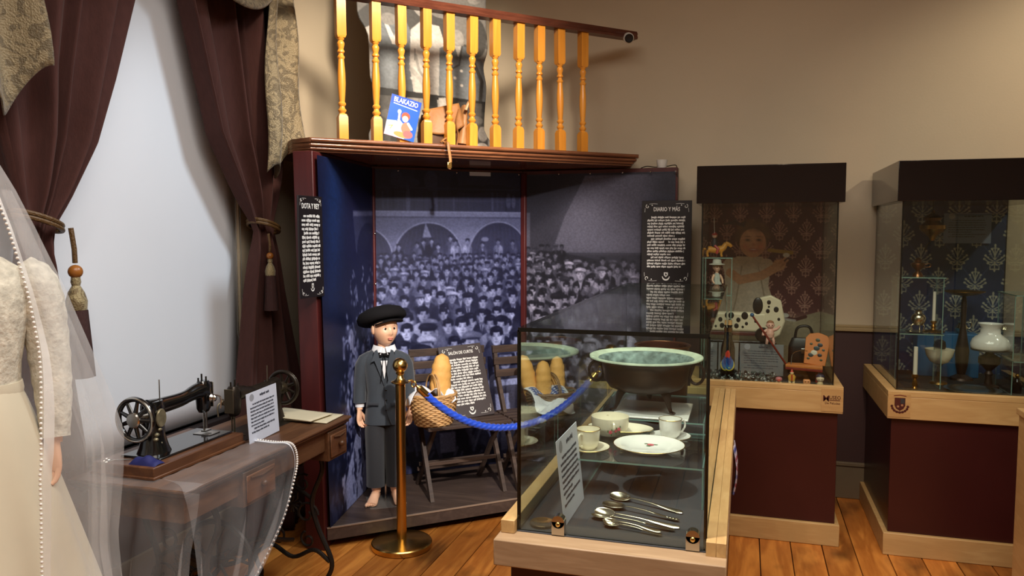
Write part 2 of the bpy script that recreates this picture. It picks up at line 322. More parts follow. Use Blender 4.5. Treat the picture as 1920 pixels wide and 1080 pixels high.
# ------------------------------------------------------------------ painter for flat prints (vertex colours on a fine grid)
class Cv:
    def __init__(s, x0, x1, y0, y1, nx, ny, bg):    # y0 = top, y1 = bottom in user units
        s.x0, s.x1, s.y0, s.y1, s.nx, s.ny = x0, x1, y0, y1, nx, ny
        s.X, s.Y = np.meshgrid(np.linspace(x0, x1, nx), np.linspace(y0, y1, ny)); s.a = np.empty((ny, nx, 3)); s.a[:] = bg; s.people = []; s.px = max(abs(x1-x0)/nx, abs(y1-y0)/ny)
    def _sl(s, xa, xb, ya, yb):
        fx = lambda x: (x-s.x0)/(s.x1-s.x0)*(s.nx-1); fy = lambda y: (y-s.y0)/(s.y1-s.y0)*(s.ny-1)
        i0, i1 = sorted((fx(xa), fx(xb))); j0, j1 = sorted((fy(ya), fy(yb)))
        return slice(max(0, int(j0)-2), max(0, min(s.ny, int(j1)+4))), slice(max(0, int(i0)-2), max(0, min(s.nx, int(i1)+4)))
    def _mix(s, sl, al, col):
        s.a[sl] = s.a[sl]*(1-al[..., None])+np.array(col, float)*al[..., None]
    def ell(s, cx, cy, rx, ry, col, al=1, ang=0, soft=1.0):
        r = max(rx, ry); sl = s._sl(cx-r, cx+r, cy-r, cy+r); X = s.X[sl]-cx; Y = s.Y[sl]-cy
        if X.size == 0: return
        c, n = math.cos(ang), math.sin(ang); d = np.sqrt(((X*c+Y*n)/rx)**2+((-X*n+Y*c)/ry)**2)
        s._mix(sl, np.clip((1-d)*min(rx, ry)/(s.px*soft)+.5, 0, 1)*al, col)
    def blob(s, cx, cy, rx, ry, col, al=1, ang=0):      # gaussian
        r = 2.6*max(rx, ry); sl = s._sl(cx-r, cx+r, cy-r, cy+r); X = s.X[sl]-cx; Y = s.Y[sl]-cy
        if X.size == 0: return
        c, n = math.cos(ang), math.sin(ang); s._mix(sl, np.exp(-((X*c+Y*n)/rx)**2-((-X*n+Y*c)/ry)**2)*al, col)
    def poly(s, pts, col, al=1):
        xs = [p[0] for p in pts]; ys = [p[1] for p in pts]; sl = s._sl(min(xs), max(xs), min(ys), max(ys)); X = s.X[sl]; Y = s.Y[sl]
        if X.size == 0: return
        acc = np.zeros(X.shape)
        for ox, oy in ((-.25,-.25),(.25,-.25),(-.25,.25),(.25,.25)):
            ins = np.zeros(X.shape, bool); n = len(pts); xx = X+ox*s.px; yy = Y+oy*s.px
            for i in range(n):
                x1, y1 = pts[i]; x2, y2 = pts[(i+1) % n]
                if y1 == y2: continue
                ins ^= ((y1 > yy) != (y2 > yy)) & (xx < (x2-x1)*(yy-y1)/(y2-y1)+x1)
            acc += ins
        s._mix(sl, acc/4*al, col)
    def line(s, pts, w, col, al=1):
        for (x1, y1), (x2, y2) in zip(pts[:-1], pts[1:]):
            sl = s._sl(min(x1,x2)-w, max(x1,x2)+w, min(y1,y2)-w, max(y1,y2)+w); X = s.X[sl]; Y = s.Y[sl]
            if X.size == 0: continue
            dx, dy = x2-x1, y2-y1; L2 = dx*dx+dy*dy or 1e-9; t = np.clip(((X-x1)*dx+(Y-y1)*dy)/L2, 0, 1)
            d = np.hypot(X-x1-t*dx, Y-y1-t*dy); s._mix(sl, np.clip((w/2-d)/s.px+.5, 0, 1)*al, col)
    def blur(s):
        for ax in (0, 1): s.a = (np.roll(s.a, 1, ax)+2*s.a+np.roll(s.a, -1, ax))/4
    def noise(s, amp, cell):
        k = NR.rand(max(2, int(s.ny/cell)), max(2, int(s.nx/cell)))
        yi = np.linspace(0, k.shape[0]-1.001, s.ny); xi = np.linspace(0, k.shape[1]-1.001, s.nx); y0 = yi.astype(int); x0 = xi.astype(int); fy = (yi-y0)[:, None]; fx = (xi-x0)[None]
        g = k[y0][:, x0]*(1-fy)*(1-fx)+k[y0+1][:, x0]*fy*(1-fx)+k[y0][:, x0+1]*(1-fy)*fx+k[y0+1][:, x0+1]*fy*fx
        s.a *= (1+amp*(g-.5)*2)[..., None]
def print_obj(name, cv, fn, parent, mat, mask=None, solid=0, outline=None):
    """fn(u,v)->array of points (u along x 0..1, v top->bottom 0..1)"""
    nx, ny = cv.nx, cv.ny; U, V = np.meshgrid(np.linspace(0, 1, nx), np.linspace(0, 1, ny)); P = fn(U, V).reshape(-1, 3)
    if parent is not None and parent.get('_w') is not None: P = P-np.array(parent.location)
    idx = np.arange(nx*ny).reshape(ny, nx); q = np.stack([idx[:-1,:-1], idx[1:,:-1], idx[1:,1:], idx[:-1,1:]], -1).reshape(-1, 4)
    c = cv.a.reshape(-1, 3)
    if mask is not None:
        mk = mask.reshape(-1); q = q[mk[q].all(1)]; used = np.unique(q); re = -np.ones(nx*ny, int); re[used] = np.arange(len(used)); q = re[q]; P = P[used]; c = c[used]
    if outline is not None:      # pull the border vertices onto the smooth outline
        cnt = np.bincount(q.ravel(), minlength=len(P)); bd = np.where(cnt < 4)[0]; uv = np.stack([cv.X.reshape(-1), cv.Y.reshape(-1)], 1)[used][bd]; O = np.array(outline, float); best = np.full(len(bd), 1e9); tgt = uv.copy()
        for i in range(len(O)):
            a_, b_ = O[i], O[(i+1) % len(O)]; d_ = b_-a_; t_ = np.clip(((uv-a_)@d_)/(d_@d_), 0, 1); pt = a_+t_[:, None]*d_; ds = np.hypot(*(uv-pt).T); m_ = ds < best; best[m_] = ds[m_]; tgt[m_] = pt[m_]
        P[bd] = fn((tgt[:, 0]-cv.x0)/(cv.x1-cv.x0), (tgt[:, 1]-cv.y0)/(cv.y1-cv.y0))
    me = bpy.data.meshes.new(name); nf = len(q)
    me.vertices.add(len(P)); me.vertices.foreach_set('co', P.astype('f').ravel()); me.loops.add(nf*4); me.loops.foreach_set('vertex_index', q.astype('i').ravel())
    me.polygons.add(nf); me.polygons.foreach_set('loop_start', np.arange(0, nf*4, 4, dtype='i')); me.update(calc_edges=True); me.validate()
    c = np.clip(c/255., 0, 1); c = np.where(c <= .04045, c/12.92, ((c+.055)/1.055)**2.4)
    at = me.color_attributes.new('Col', 'FLOAT_COLOR', 'POINT'); at.data.foreach_set('color', np.concatenate([c, np.ones((len(c), 1))], 1).astype('f').ravel())
    me.materials.append(mat); o = bpy.data.objects.new(name, me); COL.objects.link(o)
    if parent is not None: o.parent = parent
    if solid: d = o.modifiers.new('thick', 'SOLIDIFY'); d.thickness = solid; d.offset = 0
    return o
def plane_fn(p00, p10, p01):      # top-left, top-right, bottom-left
    a = np.array(p00, float); b = np.array(p10, float)-a; c = np.array(p01, float)-a
    return lambda U, V: a+U[..., None]*b+V[..., None]*c
#@@PART2
# ================================================================== the room
XL, YB, XR, YR, HC = -2.5, 5.0, 3.6, -3.2, 3.6
fl = struct(MB().box((XL-.15, YR-.15, -.12), (XR+.15, YB+.15, -.022)).build('floor', pm('dark_subfloor', (40, 26, 16), .9)))
fl['label'] = 'old orange-brown pine floorboards with dark knots and stains'
pitch = .153; nb = int((XR-XL)/pitch)+1
cuts = {}
for i in range(nb):
    x0 = XL+i*pitch+.0024; x1 = min(XL+(i+1)*pitch-.0024, XR)
    c = random.choice([1.1, 2.75, 3.6, 4.45, .2]); ys = [YR, c, YB]
    for a, b in zip(ys[:-1], ys[1:]):
        key = (round(b-a, 3), round(x1-x0, 3)); zz = -.0012*random.random()
        if key not in cuts:
            o = MB().box((0, .0012, -.022), (x1-x0, b-a-.0012, 0)).build('floor_board', M_FLOOR, fl, 0, .0015, bseg=1); cuts[key] = o
        else:
            o = cuts[key].copy(); COL.objects.link(o); o.parent = fl
        o.location = (x0, a, zz)
WY0, WY1, WZ0, WZ1 = 1.55, 3.42, .69, 3.05
wl = MB(); wl.box((XL-.2, YR, 0), (XL, WY0, HC)); wl.box((XL-.2, WY1, 0), (XL, YB, HC)); wl.box((XL-.2, WY0, 0), (XL, WY1, WZ0)); wl.box((XL-.2, WY0, WZ1), (XL, WY1, HC))
wl = struct(wl.build('wall_left', M_WALL, smooth=0)); wl['label'] = 'beige left wall around the curtained window'
struct(MB().box((XL-.2, YB, 0), (XR+.2, YB+.2, HC)).build('wall_back', M_WALL, smooth=0))['label'] = 'plain beige back wall above the glass cabinets'
struct(MB().box((XR, YR, 0), (XR+.2, YB, HC)).build('wall_right', M_WALL, smooth=0))
struct(MB().box((XL-.2, YR-.2, 0), (XR+.2, YR, HC)).build('wall_rear', M_WALL, smooth=0))
struct(MB().box((XL-.2, YR-.2, HC), (XR+.2, YB+.2, HC+.15)).build('ceiling', M_CEIL, smooth=0))
struct(MB().box((-2.49, YB-.012, .2), (XR, YB+.01, 1.022)).build('trim_2', M_WAINS, smooth=0))['label'] = 'dark burgundy painted lower wall'
struct(MB().box((XL-.01, YR, .2), (XL+.012, YB-.02, .665)).build('trim_3', M_WAINS, smooth=0))['label'] = 'dark burgundy painted lower wall under the window'
b = MB(); b.box((-2.49, YB-.03, 1.018), (XR, YB, 1.04)); b.box((-2.49, YB-.022, 1.04), (XR, YB, 1.056)); struct(b.build('trim_1', M_DADO, bevel=.003))['label'] = 'narrow tan dado rail on the back wall'
b = MB(); b.box((-2.47, YB-.026, 0), (XR, YB, .215)); b.box((-2.47, YB-.034, .2), (XR, YB, .222)); struct(b.build('baseboard_back', M_BASEB, bevel=.003))
struct(MB().box((XL, YR, 0), (XL+.026, YB-.04, .215)).build('baseboard_left', M_BASEB, bevel=.003))
# window with a lowered white blind
wn = bpy.data.objects.new('window_1', None); COL.objects.link(wn); wn.location = (XL-.1, (WY0+WY1)/2, WZ0); wn['_w'] = 1; struct(wn); wn['label'] = 'tall window covered by a lowered white blind'
b = MB()
for y0, y1, z0, z1 in ((WY0, WY0+.06, WZ0, WZ1), (WY1-.06, WY1, WZ0, WZ1), (WY0, WY1, WZ0, WZ0+.06), (WY0, WY1, WZ1-.06, WZ1), ((WY0+WY1)/2-.03, (WY0+WY1)/2+.03, WZ0, WZ1)): b.box((XL-.17, y0, z0), (XL-.11, y1, z1))
b.build('window_frame', M_WHITE, wn, bevel=.004)
for y0, y1 in ((WY0+.06, (WY0+WY1)/2-.03), ((WY0+WY1)/2+.03, WY1-.06)): MB().box((XL-.145, y0, WZ0+.06), (XL-.139, y1, WZ1-.06)).build('pane', M_GLASS, wn, smooth=0)
MB().grid(lambda u, v: (XL-.012+.004*math.sin(u*5)*math.sin(v*3), WY0-.03+(WY1-WY0+.03)*u, WZ1-(WZ1-.7)*v), 20, 20).build('blind', M_BLIND, wn, solid=.003)
b = MB(); b.box((XL-.03, WY0-.04, .655), (XL+.05, WY1+.02, .69)); b.build('window_sill', pm('sill_shade_black', (30, 22, 22), .5), wn, bevel=.004)  # near-black: the shade on the sill is put into its colour
cy = WY1-.015
MB().tube([(XL+.02, cy, 2.9), (XL+.02, cy, 1.25), (XL+.02, cy-.012, 1.1), (XL+.02, cy-.03, 1.05), (XL+.02, cy-.045, 1.1), (XL+.02, cy-.04, 1.3), (XL+.02, cy-.02, 2.9)], .0018, 6).build('pull_cord', pm('grey_cord', (120, 118, 112), .6), wn)

# ------------------------------------------------------------------ curtains
def curtain(name, label, yl, yr, nf, tie, x0, amp, ztop=2.95, zbot=.02, ph=0):
    """yl/yr: tables z -> y of the near and far edge"""
    t = thing(name, label, 'curtain', (x0, interp(zbot, yl), 0), group='tied-back velvet curtains', world=True)
    def fn(u, v):
        z = ztop+(zbot-ztop)*v; a, c = interp(z, yl), interp(z, yr); w = c-a
        k = u+.05*math.sin(u*9+ph); s_ = math.sin(2*PI*nf*k+ph)
        th = amp*(.55+.45*min(1, w/.5))
        g = math.exp(-((z-tie)/.10)**2)
        x = x0+th*s_*(1-.5*g)+.6*th*math.sin(2*PI*nf*.5*k+1+ph)*(1-.6*g)
        return (x, a+w*(u+.02*math.sin(2*PI*nf*u+1.5)), z)
    MB().grid(fn, 120, 70).build('drape', M_CURT, t, 80, solid=.004)
    yt0, yt1 = interp(tie, yl), interp(tie, yr); cx, cyy = x0, (yt0+yt1)/2; hw = (yt1-yt0)/2+.012
    b = MB()
    for dz in (0, .016):
        pts = [(cx+(amp*1.45+.012)*math.cos(a), cyy+hw*math.sin(a), tie+dz+.028*math.sin(a)*(-1 if name.endswith('n') else 1)) for a in [2*PI*i/28 for i in range(28)]]
        b.tube(pts, .0085, 8, cyc=True)
    tb = b.build('tieback', M_CORD, t)
    return t, tb
def tassel(parent, p, s=1.0):
    x, y, z = p; b = MB(); b.tube([(x, y, z), (x+.004, y+.006*s, z-.06*s), (x, y+.01*s, z-.10*s)], .007*s, 8); b.build('hanging_cord', M_CORD, parent)
    b = MB(); b.ball((x, y+.01*s, z-.125*s), .020*s, 16, 10); b.build('wooden_bead', pm('amber_bead', (150, 92, 36), .35), parent)
    b = MB(); b.lathe([(.012*s, -.14*s), (.014*s, -.155*s), (.011*s, -.165*s), (.022*s, -.185*s), (.029*s, -.21*s), (.027*s, -.235*s), (.020*s, -.24*s)][::-1], 18, T(x, y+.01*s, z)); b.build('tassel_head', brocade('tassel_brocade', (110, 92, 58), (150, 134, 96)), parent)
    b = MB(); rings = []
    for k in range(6):
        r = (.026+.012*k/5)*s; zz = z-(.236+.195*k/5)*s; rings.append([(x+r*(1+.12*(i % 2))*math.cos(2*PI*i/28), y+.01*s+r*(1+.12*(i % 2))*math.sin(2*PI*i/28), zz) for i in range(28)])
    b.loft(rings[::-1]); b.build('fringe', M_TASS, parent, 80)
yl = [(0, 1.93), (.9, 1.98), (1.45, 2.01), (1.65, 2.03), (1.85, 1.97), (2.2, 1.88), (3, 1.85)]
yr = [(0, 2.30), (.8, 2.27), (1.3, 2.2), (1.55, 2.165), (1.63, 2.18), (1.72, 2.245), (1.94, 2.377), (2.2, 2.475), (2.53, 2.585), (3, 2.66)]
t, tb = curtain('curtain', 'burgundy velvet curtain left of the white blind, tied back behind the bride', yl, yr, 5, 1.635, -2.36, .034); tassel(tb, (-2.30, 2.19, 1.62), 1.25)
yl = [(0, 3.14), (.86, 3.228), (1.3, 3.30), (1.55, 3.36), (1.62, 3.366), (1.75, 3.27), (2.06, 3.057), (2.61, 2.879), (3, 2.80)]
yr = [(0, 3.76), (.8, 3.70), (1.3, 3.57), (1.65, 3.50), (1.9, 3.56), (2.4, 3.60), (3, 3.64)]
t, tb = curtain('curtain', 'burgundy velvet curtain right of the white blind, tied back by the exhibit booth', yl, yr, 6, 1.63, -2.36, .042, ph=.8); tassel(tb, (-2.295, 3.375, 1.60), .9)
# gold valance
va = thing('swag_valance', 'gold brocade swag valance with side cascades above the window', 'valance', (-2.26, 2.7, 2.0), world=True)
def cascade(y0, y1, zt, zbn, zbf, nf, flare):
    def fn(u, v):
        zb = zbn+(zbf-zbn)*u+.06*math.sin(2*PI*nf*u+.7)
        z = zt+(zb-zt)*v; y = y0+(y1-y0)*u+flare*(u-.3)*v
        return (-2.255+.045*math.sin(2*PI*nf*u)*(.5+.5*v)+.012*math.sin(9*v+6*u), y, z)
    return MB().grid(fn, 70, 30)
cascade(1.60, 1.99, 2.95, 1.86, 2.10, 2.2, .10).build('cascade', M_GOLD, va, 80, solid=.004)
cascade(3.36, 3.585, 2.95, 1.86, 2.09, 1.8, .17).build('cascade', M_GOLD, va, 80, solid=.004)
for y0, y1, zb in ((1.75, 2.72, 2.60), (2.62, 3.55, 2.628)):
    def fn(u, v):
        d = 1-(2*u-1)**2; z = 2.97-.04*v-(2.93-zb)*d*v; return (-2.25-.04+.09*math.sin(PI*u)*(.3+.7*v)+.012*math.sin(v*22), y0+(y1-y0)*u, z)
    MB().grid(fn, 40, 30).build('swag', M_GOLD, va, 80, solid=.004)
MB().box((-2.46, 1.5, 2.93), (-2.22, 3.7, 3.0)).build('pelmet_board', M_REDW, va, bevel=.004)

# ================================================================== exhibit booth across the corner
A, B, C, D = (-2.0, 3.39), (-2.135, 4.19), (-1.378, 4.815), (-.40, 4.80)
booth = thing('exhibit_booth', 'corner exhibit booth lined with an indigo crowd photograph under a wooden cornice', 'exhibit booth', (-1.4, 4.2, 0), world=True)
def skew_prism(polyb, polyt, z0, z1):
    n = len(polyb); return MB().loft([[(x, y, z0) for x, y in polyb], [(x, y, z1) for x, y in polyt]])
# left panel leans a little outward at the top like in the photo
pl = skew_prism([(-2.11, 3.37), (-2.0, 3.37), (-2.135, 4.19), (-2.25, 4.19)], [(-2.145, 3.37), (-2.035, 3.37), (-2.135, 4.19), (-2.25, 4.19)], 0, 2.005).build('left_panel', M_REDW, booth, bevel=.004)
def off(p, q, d):
    v = Vector((q[0]-p[0], q[1]-p[1])).normalized(); return (-v.y*d, v.x*d)
o_ = off(B, C, .05); pmid = MB().prism([B, C, (C[0]+o_[0], C[1]+o_[1]), (B[0]+o_[0], B[1]+o_[1])], 0, 2.0).build('middle_panel', M_REDW, booth, bevel=.003)
prt = MB().prism([C, D, (D[0], D[1]+.09), (C[0], C[1]+.09)], 0, 2.0).build('right_panel', M_REDW, booth, bevel=.004)
for (x, y), rz in ((B, .15), (C, -.25)):
    MB().box((-.016, -.014, .11), (.016, .014, 1.985), T(x+.01, y-.012, 0) @ RZ(rz)).build('corner_batten', M_REDW, booth, bevel=.003)
MB().prism([A, D, C, B], .045, .11).build('platform', M_PLAT, booth, bevel=.002)
MB().prism([(-1.98, 3.55), (-.55, 4.78), (-1.36, 4.79), (-2.1, 4.15)], 0, .045).build('plinth', pm('gap_shade_black', (18, 15, 14), .8), booth, smooth=0)  # recessed base; darkness of the shadow gap is put into its colour
dx, dy = Vector((D[0]-A[0], D[1]-A[1])).normalized()
e = MB(); e.prism([(A[0]+dy*.003, A[1]-dx*.003), (D[0]+dy*.003, D[1]-dx*.003), (D[0]-dy*.008, D[1]+dx*.008), (A[0]-dy*.008, A[1]+dx*.008)], .1065, .1125); e.build('edge_strip', pm('pale_edge_strip', (150, 128, 112), .4), booth)
# cornice shelf: stepped moulding
cor = MB(); F0, F1 = (-2.065, 3.40), (-.628, 4.705); n_ = Vector((F1[0]-F0[0], F1[1]-F0[1])).normalized(); ou = Vector((n_.y, -n_.x))
for z0, z1, d in ((2.006, 2.018, -.03), (2.018, 2.028, -.02), (2.028, 2.034, -.012), (2.034, 2.046, -.006), (2.046, 2.052, -.012), (2.052, 2.074, .004)):
    e0 = n_*(d*.8)
    cor.prism([(F0[0]+ou.x*d, F0[1]+ou.y*d), (F1[0]+ou.x*d+e0.x, F1[1]+ou.y*d+e0.y), (-.70+e0.x, 4.985), (-2.48, 4.985), (-2.48, 3.75), (-2.2, 3.45)], z0, z1)
for z, d, r in ((2.040, -.008, .0085), (2.023, -.021, .0075), (2.063, .002, .0095)):
    cor.tube([(F0[0]+ou.x*d+n_.x*.004, F0[1]+ou.y*d+n_.y*.004, z), (F1[0]+ou.x*d-n_.x*(.006-d*.8), F1[1]+ou.y*d-n_.y*(.006-d*.8), z)], r, 12)
cor.build('cornice_shelf', M_CORN, booth, bevel=.0015, bseg=2)
for (x, y) in ((-2.0, 4.26), (-1.72, 4.50), (-1.40, 4.76), (-1.15, 4.795), (-.95, 4.795), (-.75, 4.795), (-.58, 4.795), (-.43, 4.795)):
    MB().ball((x+.02, y-.03, 1.972), .0065, 8, 6).build('screw', M_CHROME, booth)
for z in (1.6, 1.3): MB().ball((-2.105, 4.168, z), .006, 8, 6).build('screw', M_CHROME, booth)

# ---- crowd photograph, painted in picture coordinates of the print
def tone(g): g = max(0, min(1, g)); return tuple(np.array((8, 10, 36))*(1-g)+np.array((178, 186, 236))*g)
def person(cv, x, y, s, rnd, capp=.2, bright=1.0): cv.people.append((y+3*s, x, y, s, capp, bright))
def flush(cv):
    for k, x, y, s, c, b_ in sorted(cv.people): draw_person(cv, x, y, s, random, c, b_)
    cv.people = []
def draw_person(cv, x, y, s, rnd, capp=.2, bright=1.0):
    """head centre x,y; s = head half-width; stretched by cv.kx in x"""
    r = rnd.random; kx = cv.kx; sk = (.66+.26*r())*bright; coat = random.choice([.02, .03, .05, .08, .12, .22, .28, .34, .40, .66, .80])*bright; lit = random.choice([-1, 1]); tl = random.uniform(-.12, .12)
    P = lambda pts, g, al=1: cv.poly([(x+a*s*kx, y+b*s) for a, b in pts], tone(g), al)
    E = lambda a, b, rx, ry, g, al=1, an=0: cv.ell(x+a*s*kx, y+b*s, rx*s*kx, ry*s, tone(g), al, an)
    G = lambda a, b, rx, ry, g, al=1: cv.blob(x+a*s*kx, y+b*s, rx*s*kx, ry*s, tone(g), al)
    w = random.uniform(1.9, 2.35)
    P(((-.6, 1.25), (.6, 1.25), (w*.8, 1.9), (w, 2.8), (w*1.02, 8), (-w*1.02, 8), (-w, 2.8), (-w*.8, 1.9)), coat)
    G(lit*w*.6, 3.2, .7, 1.6, min(1, coat*1.6+.03), .7); G(-lit*w*.8, 4, .6, 2.2, coat*.4, .7)
    if coat < .2:
        P(((-.55, 1.2), (.55, 1.2), (.12+tl, 3.6)), .82*bright, .95)
        if r() < .5: P(((-.13, 1.6), (.13, 1.6), (.16+tl, 3.6), (tl, 3.6)), .06)
    else:
        P(((-.6, 1.3), (0, 2.3), (.6, 1.3), (.45, 2.2), (0, 2.8), (-.45, 2.2)), coat*.55, .8); G(0, 4.4, .12, 2, coat*.5, .8)
        G(-w*.62, 5, .2, 2, coat*.45, .8); G(w*.62, 5, .2, 2, coat*.45, .8)
    P(((-.42, .7), (.42, .7), (.5, 1.6), (0, 1.9), (-.5, 1.6)), sk*.55)
    E(0, -.28, .95, 1.12, .04); E(-.84, .12, .15, .28, sk*.7); E(.84, .12, .15, .28, sk*.7)
    E(0, .08, .78, 1.02, sk); E(0, .62, .56, .62, sk); G(-lit*.68, .2, .30, .9, sk*.5, .8); G(lit*.3, .3, .3, .3, min(1, sk*1.15), .6)
    G(0, -.92, .8, .32, .05, .95)
    if s > 2.6:
        for sg in (-1, 1): G(sg*.34+tl, -.04, .17, .085, sk*.22, .9); G(sg*.35+tl, -.25, .22, .05, .1, .7)
        G(tl*1.4-lit*.06, .28, .10, .26, sk*.55, .75); G(tl*1.4, .46, .2, .07, sk*.42, .7); G(tl, .76, .27, .07, sk*.32, .9); G(tl, .98, .2, .08, sk*.7, .5)
    if r() < capp:
        c = random.choice([.05, .12, .4, .75])*bright; E(.05, -.86, 1.25, .5, c); E(-.1, -1.0, 1.0, .45, c); G(lit*.4, -1.05, .5, .2, min(1, c*1.5+.05), .7); E(tl*2, -.52, .95, .16, c*.35)
    else:
        E(random.uniform(-.15, .15), -.92, .82, .42, .03); E(-.62, -.45, .2, .42, .05); E(.62, -.45, .2, .42, .05); G(lit*.3, -1.0, .35, .14, .2, .6)
def crowd(cv, x0, x1, ytop, ybot, s0, s1, p=1.0, bright0=.55):
    y = ytop
    while y < ybot:
        k = (y-ytop)/(ybot-ytop); s = s0+(s1-s0)*k; x = x0+random.random()*2*s*cv.kx
        br = bright0+(1-bright0)*min(1, k*1.3)
        while x < x1:
            if random.random() < p: person(cv, x+random.uniform(-.5, .5)*s*cv.kx, y+random.uniform(-.8, .8)*s, s*random.uniform(.85, 1.15), random, .14+.12*k, br)
            x += s*cv.kx*random.uniform(2.5, 3.3+.5*k)
        y += s*random.uniform(2.2, 2.6+.8*k)
# middle banner
random.seed(21)
cv = Cv(703, 979, 318, 870, 276, 552, tone(.12)); cv.kx = 1.0
cv.poly([(703, 318), (979, 318), (979, 392), (703, 392)], tone(.13)); 
for x in range(712, 975, 9): cv.line([(x, 352+random.random()*6), (x+random.uniform(-1, 1), 388)], random.choice([1.5, 2.5, 4]), tone(random.uniform(.05, .28)), .8)
for x, y, w, h, g in ((745, 332, 10, 14, .22), (790, 330, 14, 18, .06), (806, 336, 12, 18, .24), (848, 344, 8, 20, .06), (880, 350, 30, 8, .05), (760, 340, 26, 10, .2), (925, 348, 30, 7, .07), (950, 370, 5, 14, .3), (960, 372, 4, 12, .32), (765, 372, 4, 26, .3), (815, 372, 3, 30, .22)): cv.ell(x, y, w, h, tone(g), .8)
cv.line([(703, 350), (979, 350)], 2, tone(.2)); cv.line([(703, 372), (979, 372)], 1.5, tone(.2))
cv.poly([(703, 391), (979, 391), (979, 401), (703, 401)], tone(.50)); cv.line([(703, 402), (979, 402)], 2, tone(.28)); cv.line([(703, 392), (979, 392)], 1.5, tone(.62))
cv.poly([(703, 403), (979, 403), (979, 470), (703, 470)], tone(.38)); cv.blob(870, 430, 40, 20, tone(.48), .7)
for cx, rx, ry in ((690, 46, 52), (801, 60, 62), (931, 56, 64)):
    cv.ell(cx, 475, rx+2.5, ry+2.5, tone(.55)); cv.ell(cx, 475, rx, ry, tone(.13)); 
    for k in range(-5, 6): cv.line([(cx+k*9, 470), (cx+k*7, 475-ry*.9*math.sqrt(max(0, 1-(k*7/rx)**2)))], 1, tone(.22), .6)
cv.poly([(703, 468), (979, 468), (979, 870), (703, 870)], tone(.1))
cv.poly([(796, 412), (806, 438), (790, 438)], tone(.5)); cv.ell(905, 442, 7, 4, tone(.45))
crowd(cv, 700, 985, 472, 640, 4.0, 14); [person(cv, x, y, 4.2, random, 0, .6) for x, y in ((792, 447), (806, 445), (780, 452), (818, 455), (850, 448), (872, 446), (900, 452), (930, 447), (958, 449), (748, 455), (840, 440))]
for x, y, s, cp in ((760, 590, 14, 0), (798, 614, 14, 1), (862, 604, 15, 0), (798, 545, 9, 0), (828, 572, 9.5, 0), (935, 606, 15, 0), (955, 545, 8.5, 0), (920, 540, 8.5, 0), (898, 585, 9.5, 0), (785, 660, 13, 1), (944, 662, 15, 1), (865, 640, 10, 0)): person(cv, x, y, s, random, 1 if cp else 0)
flush(cv)
for x, g, w in ((725, .05, 34), (790, .30, 36), (850, .10, 34), (905, .22, 36), (956, .68, 34)):
    cv.poly([(x-w*.7, 690), (x+w*.7, 690), (x+w, 760), (x+w*.9, 830), (x-w*.9, 830), (x-w, 760)], tone(g)); cv.blob(x-w*.3, 740, 8, 50, tone(g*.5), .7); cv.blob(x+w*.4, 730, 8, 40, tone(min(1, g*1.5+.04)), .7)
for x, y, s, cp in ((785, 655, 16, 1), (944, 668, 17, 1)): draw_person(cv, x, y, s, random, cp)
for k in range(60):     # legs, folds and chair rails in the foreground of the print
    x = 703+random.random()*276; y = 760+random.random()*100; cv.line([(x, y), (x+random.uniform(-14, 14), y+random.uniform(12, 40))], random.uniform(1.5, 7), tone(random.choice([.05, .1, .25, .4, .5])), .8)
cv.poly([(818, 800), (848, 800), (848, 838), (820, 838)], tone(.62)); cv.poly([(935, 790), (979, 790), (979, 865), (935, 865)], tone(.5)); cv.line([(950, 795), (948, 862)], 1.5, tone(.2)); cv.line([(965, 795), (967, 862)], 1.5, tone(.2))
cv.poly([(703, 845), (979, 845), (979, 870), (703, 870)], tone(.2), .6)
cv.blur(); cv.noise(.10, 2)
q = off(C, B, .006)
def inset(p, q_): return (p[0]+q_[0], p[1]+q_[1])
b0, c0 = inset(B, q), inset(C, q)
M_BANNER = printmat('vinyl_banner', .42, .35)
print_obj('crowd_banner', cv, plane_fn((*b0, 1.985), (*c0, 1.985), (*b0, .112)), booth, M_BANNER)['label'] = 'indigo photograph of a seated crowd under arches'
# right banner
random.seed(5)
cv = Cv(985, 1277, 318, 890, 292, 572, tone(.09)); cv.kx = 1.0
for yy in range(318, 470, 6): cv.poly([(985, yy), (1277, yy), (1277, yy+7), (985, yy+7)], tone(.1+.06*(yy-318)/150))
cv.poly([(1106, 322), (1277, 322), (1277, 470), (1040, 470), (1066, 400)], tone(.36)); cv.blob(1120, 400, 55, 60, tone(.52), .8); cv.blob(1180, 430, 70, 30, tone(.42), .6); cv.blob(1265, 340, 40, 60, tone(.1), .9); cv.blob(1150, 486, 120, 14, tone(.14), .8)
cv.poly([(985, 392), (996, 392), (996, 470), (985, 470)], tone(.3)); cv.line([(996, 392), (996, 470)], 1, tone(.2))
cv.poly([(985, 478), (1070, 472), (1180, 492), (1277, 520), (1277, 890), (985, 890)], tone(.07))
crowd(cv, 985, 1060, 462, 500, 4.5, 6, .9, .3); crowd(cv, 985, 1215, 490, 640, 6.2, 10.5, .95, .55); crowd(cv, 985, 1277, 650, 880, 10, 16, .9, .9)
for x, y, s, cp in ((1022, 552, 9, 0), (1052, 566, 12, 1), (1066, 530, 9.5, 1), (1098, 512, 9, 1), (1117, 524, 9, 0), (1075, 498, 7.5, 1), (1012, 598, 11, 0), (1037, 526, 8.5, 0), (1000, 548, 8, 0), (1140, 508, 8.5, 1)): person(cv, x, y, s, random, cp, .95)
flush(cv); cv.blur(); lum = cv.a.mean(2, keepdims=True)*np.array((1.02, .97, 1.06)); cv.a = cv.a*.35+lum*.65; cv.noise(.10, 2)
print_obj('crowd_banner', cv, plane_fn((C[0]+.015, C[1]-.006, 1.975), (D[0]-.012, D[1]-.006, 1.975), (C[0]+.015, C[1]-.006, .112)), booth, M_BANNER)['label'] = 'indigo crowd photograph with a pale slanted beam of light'
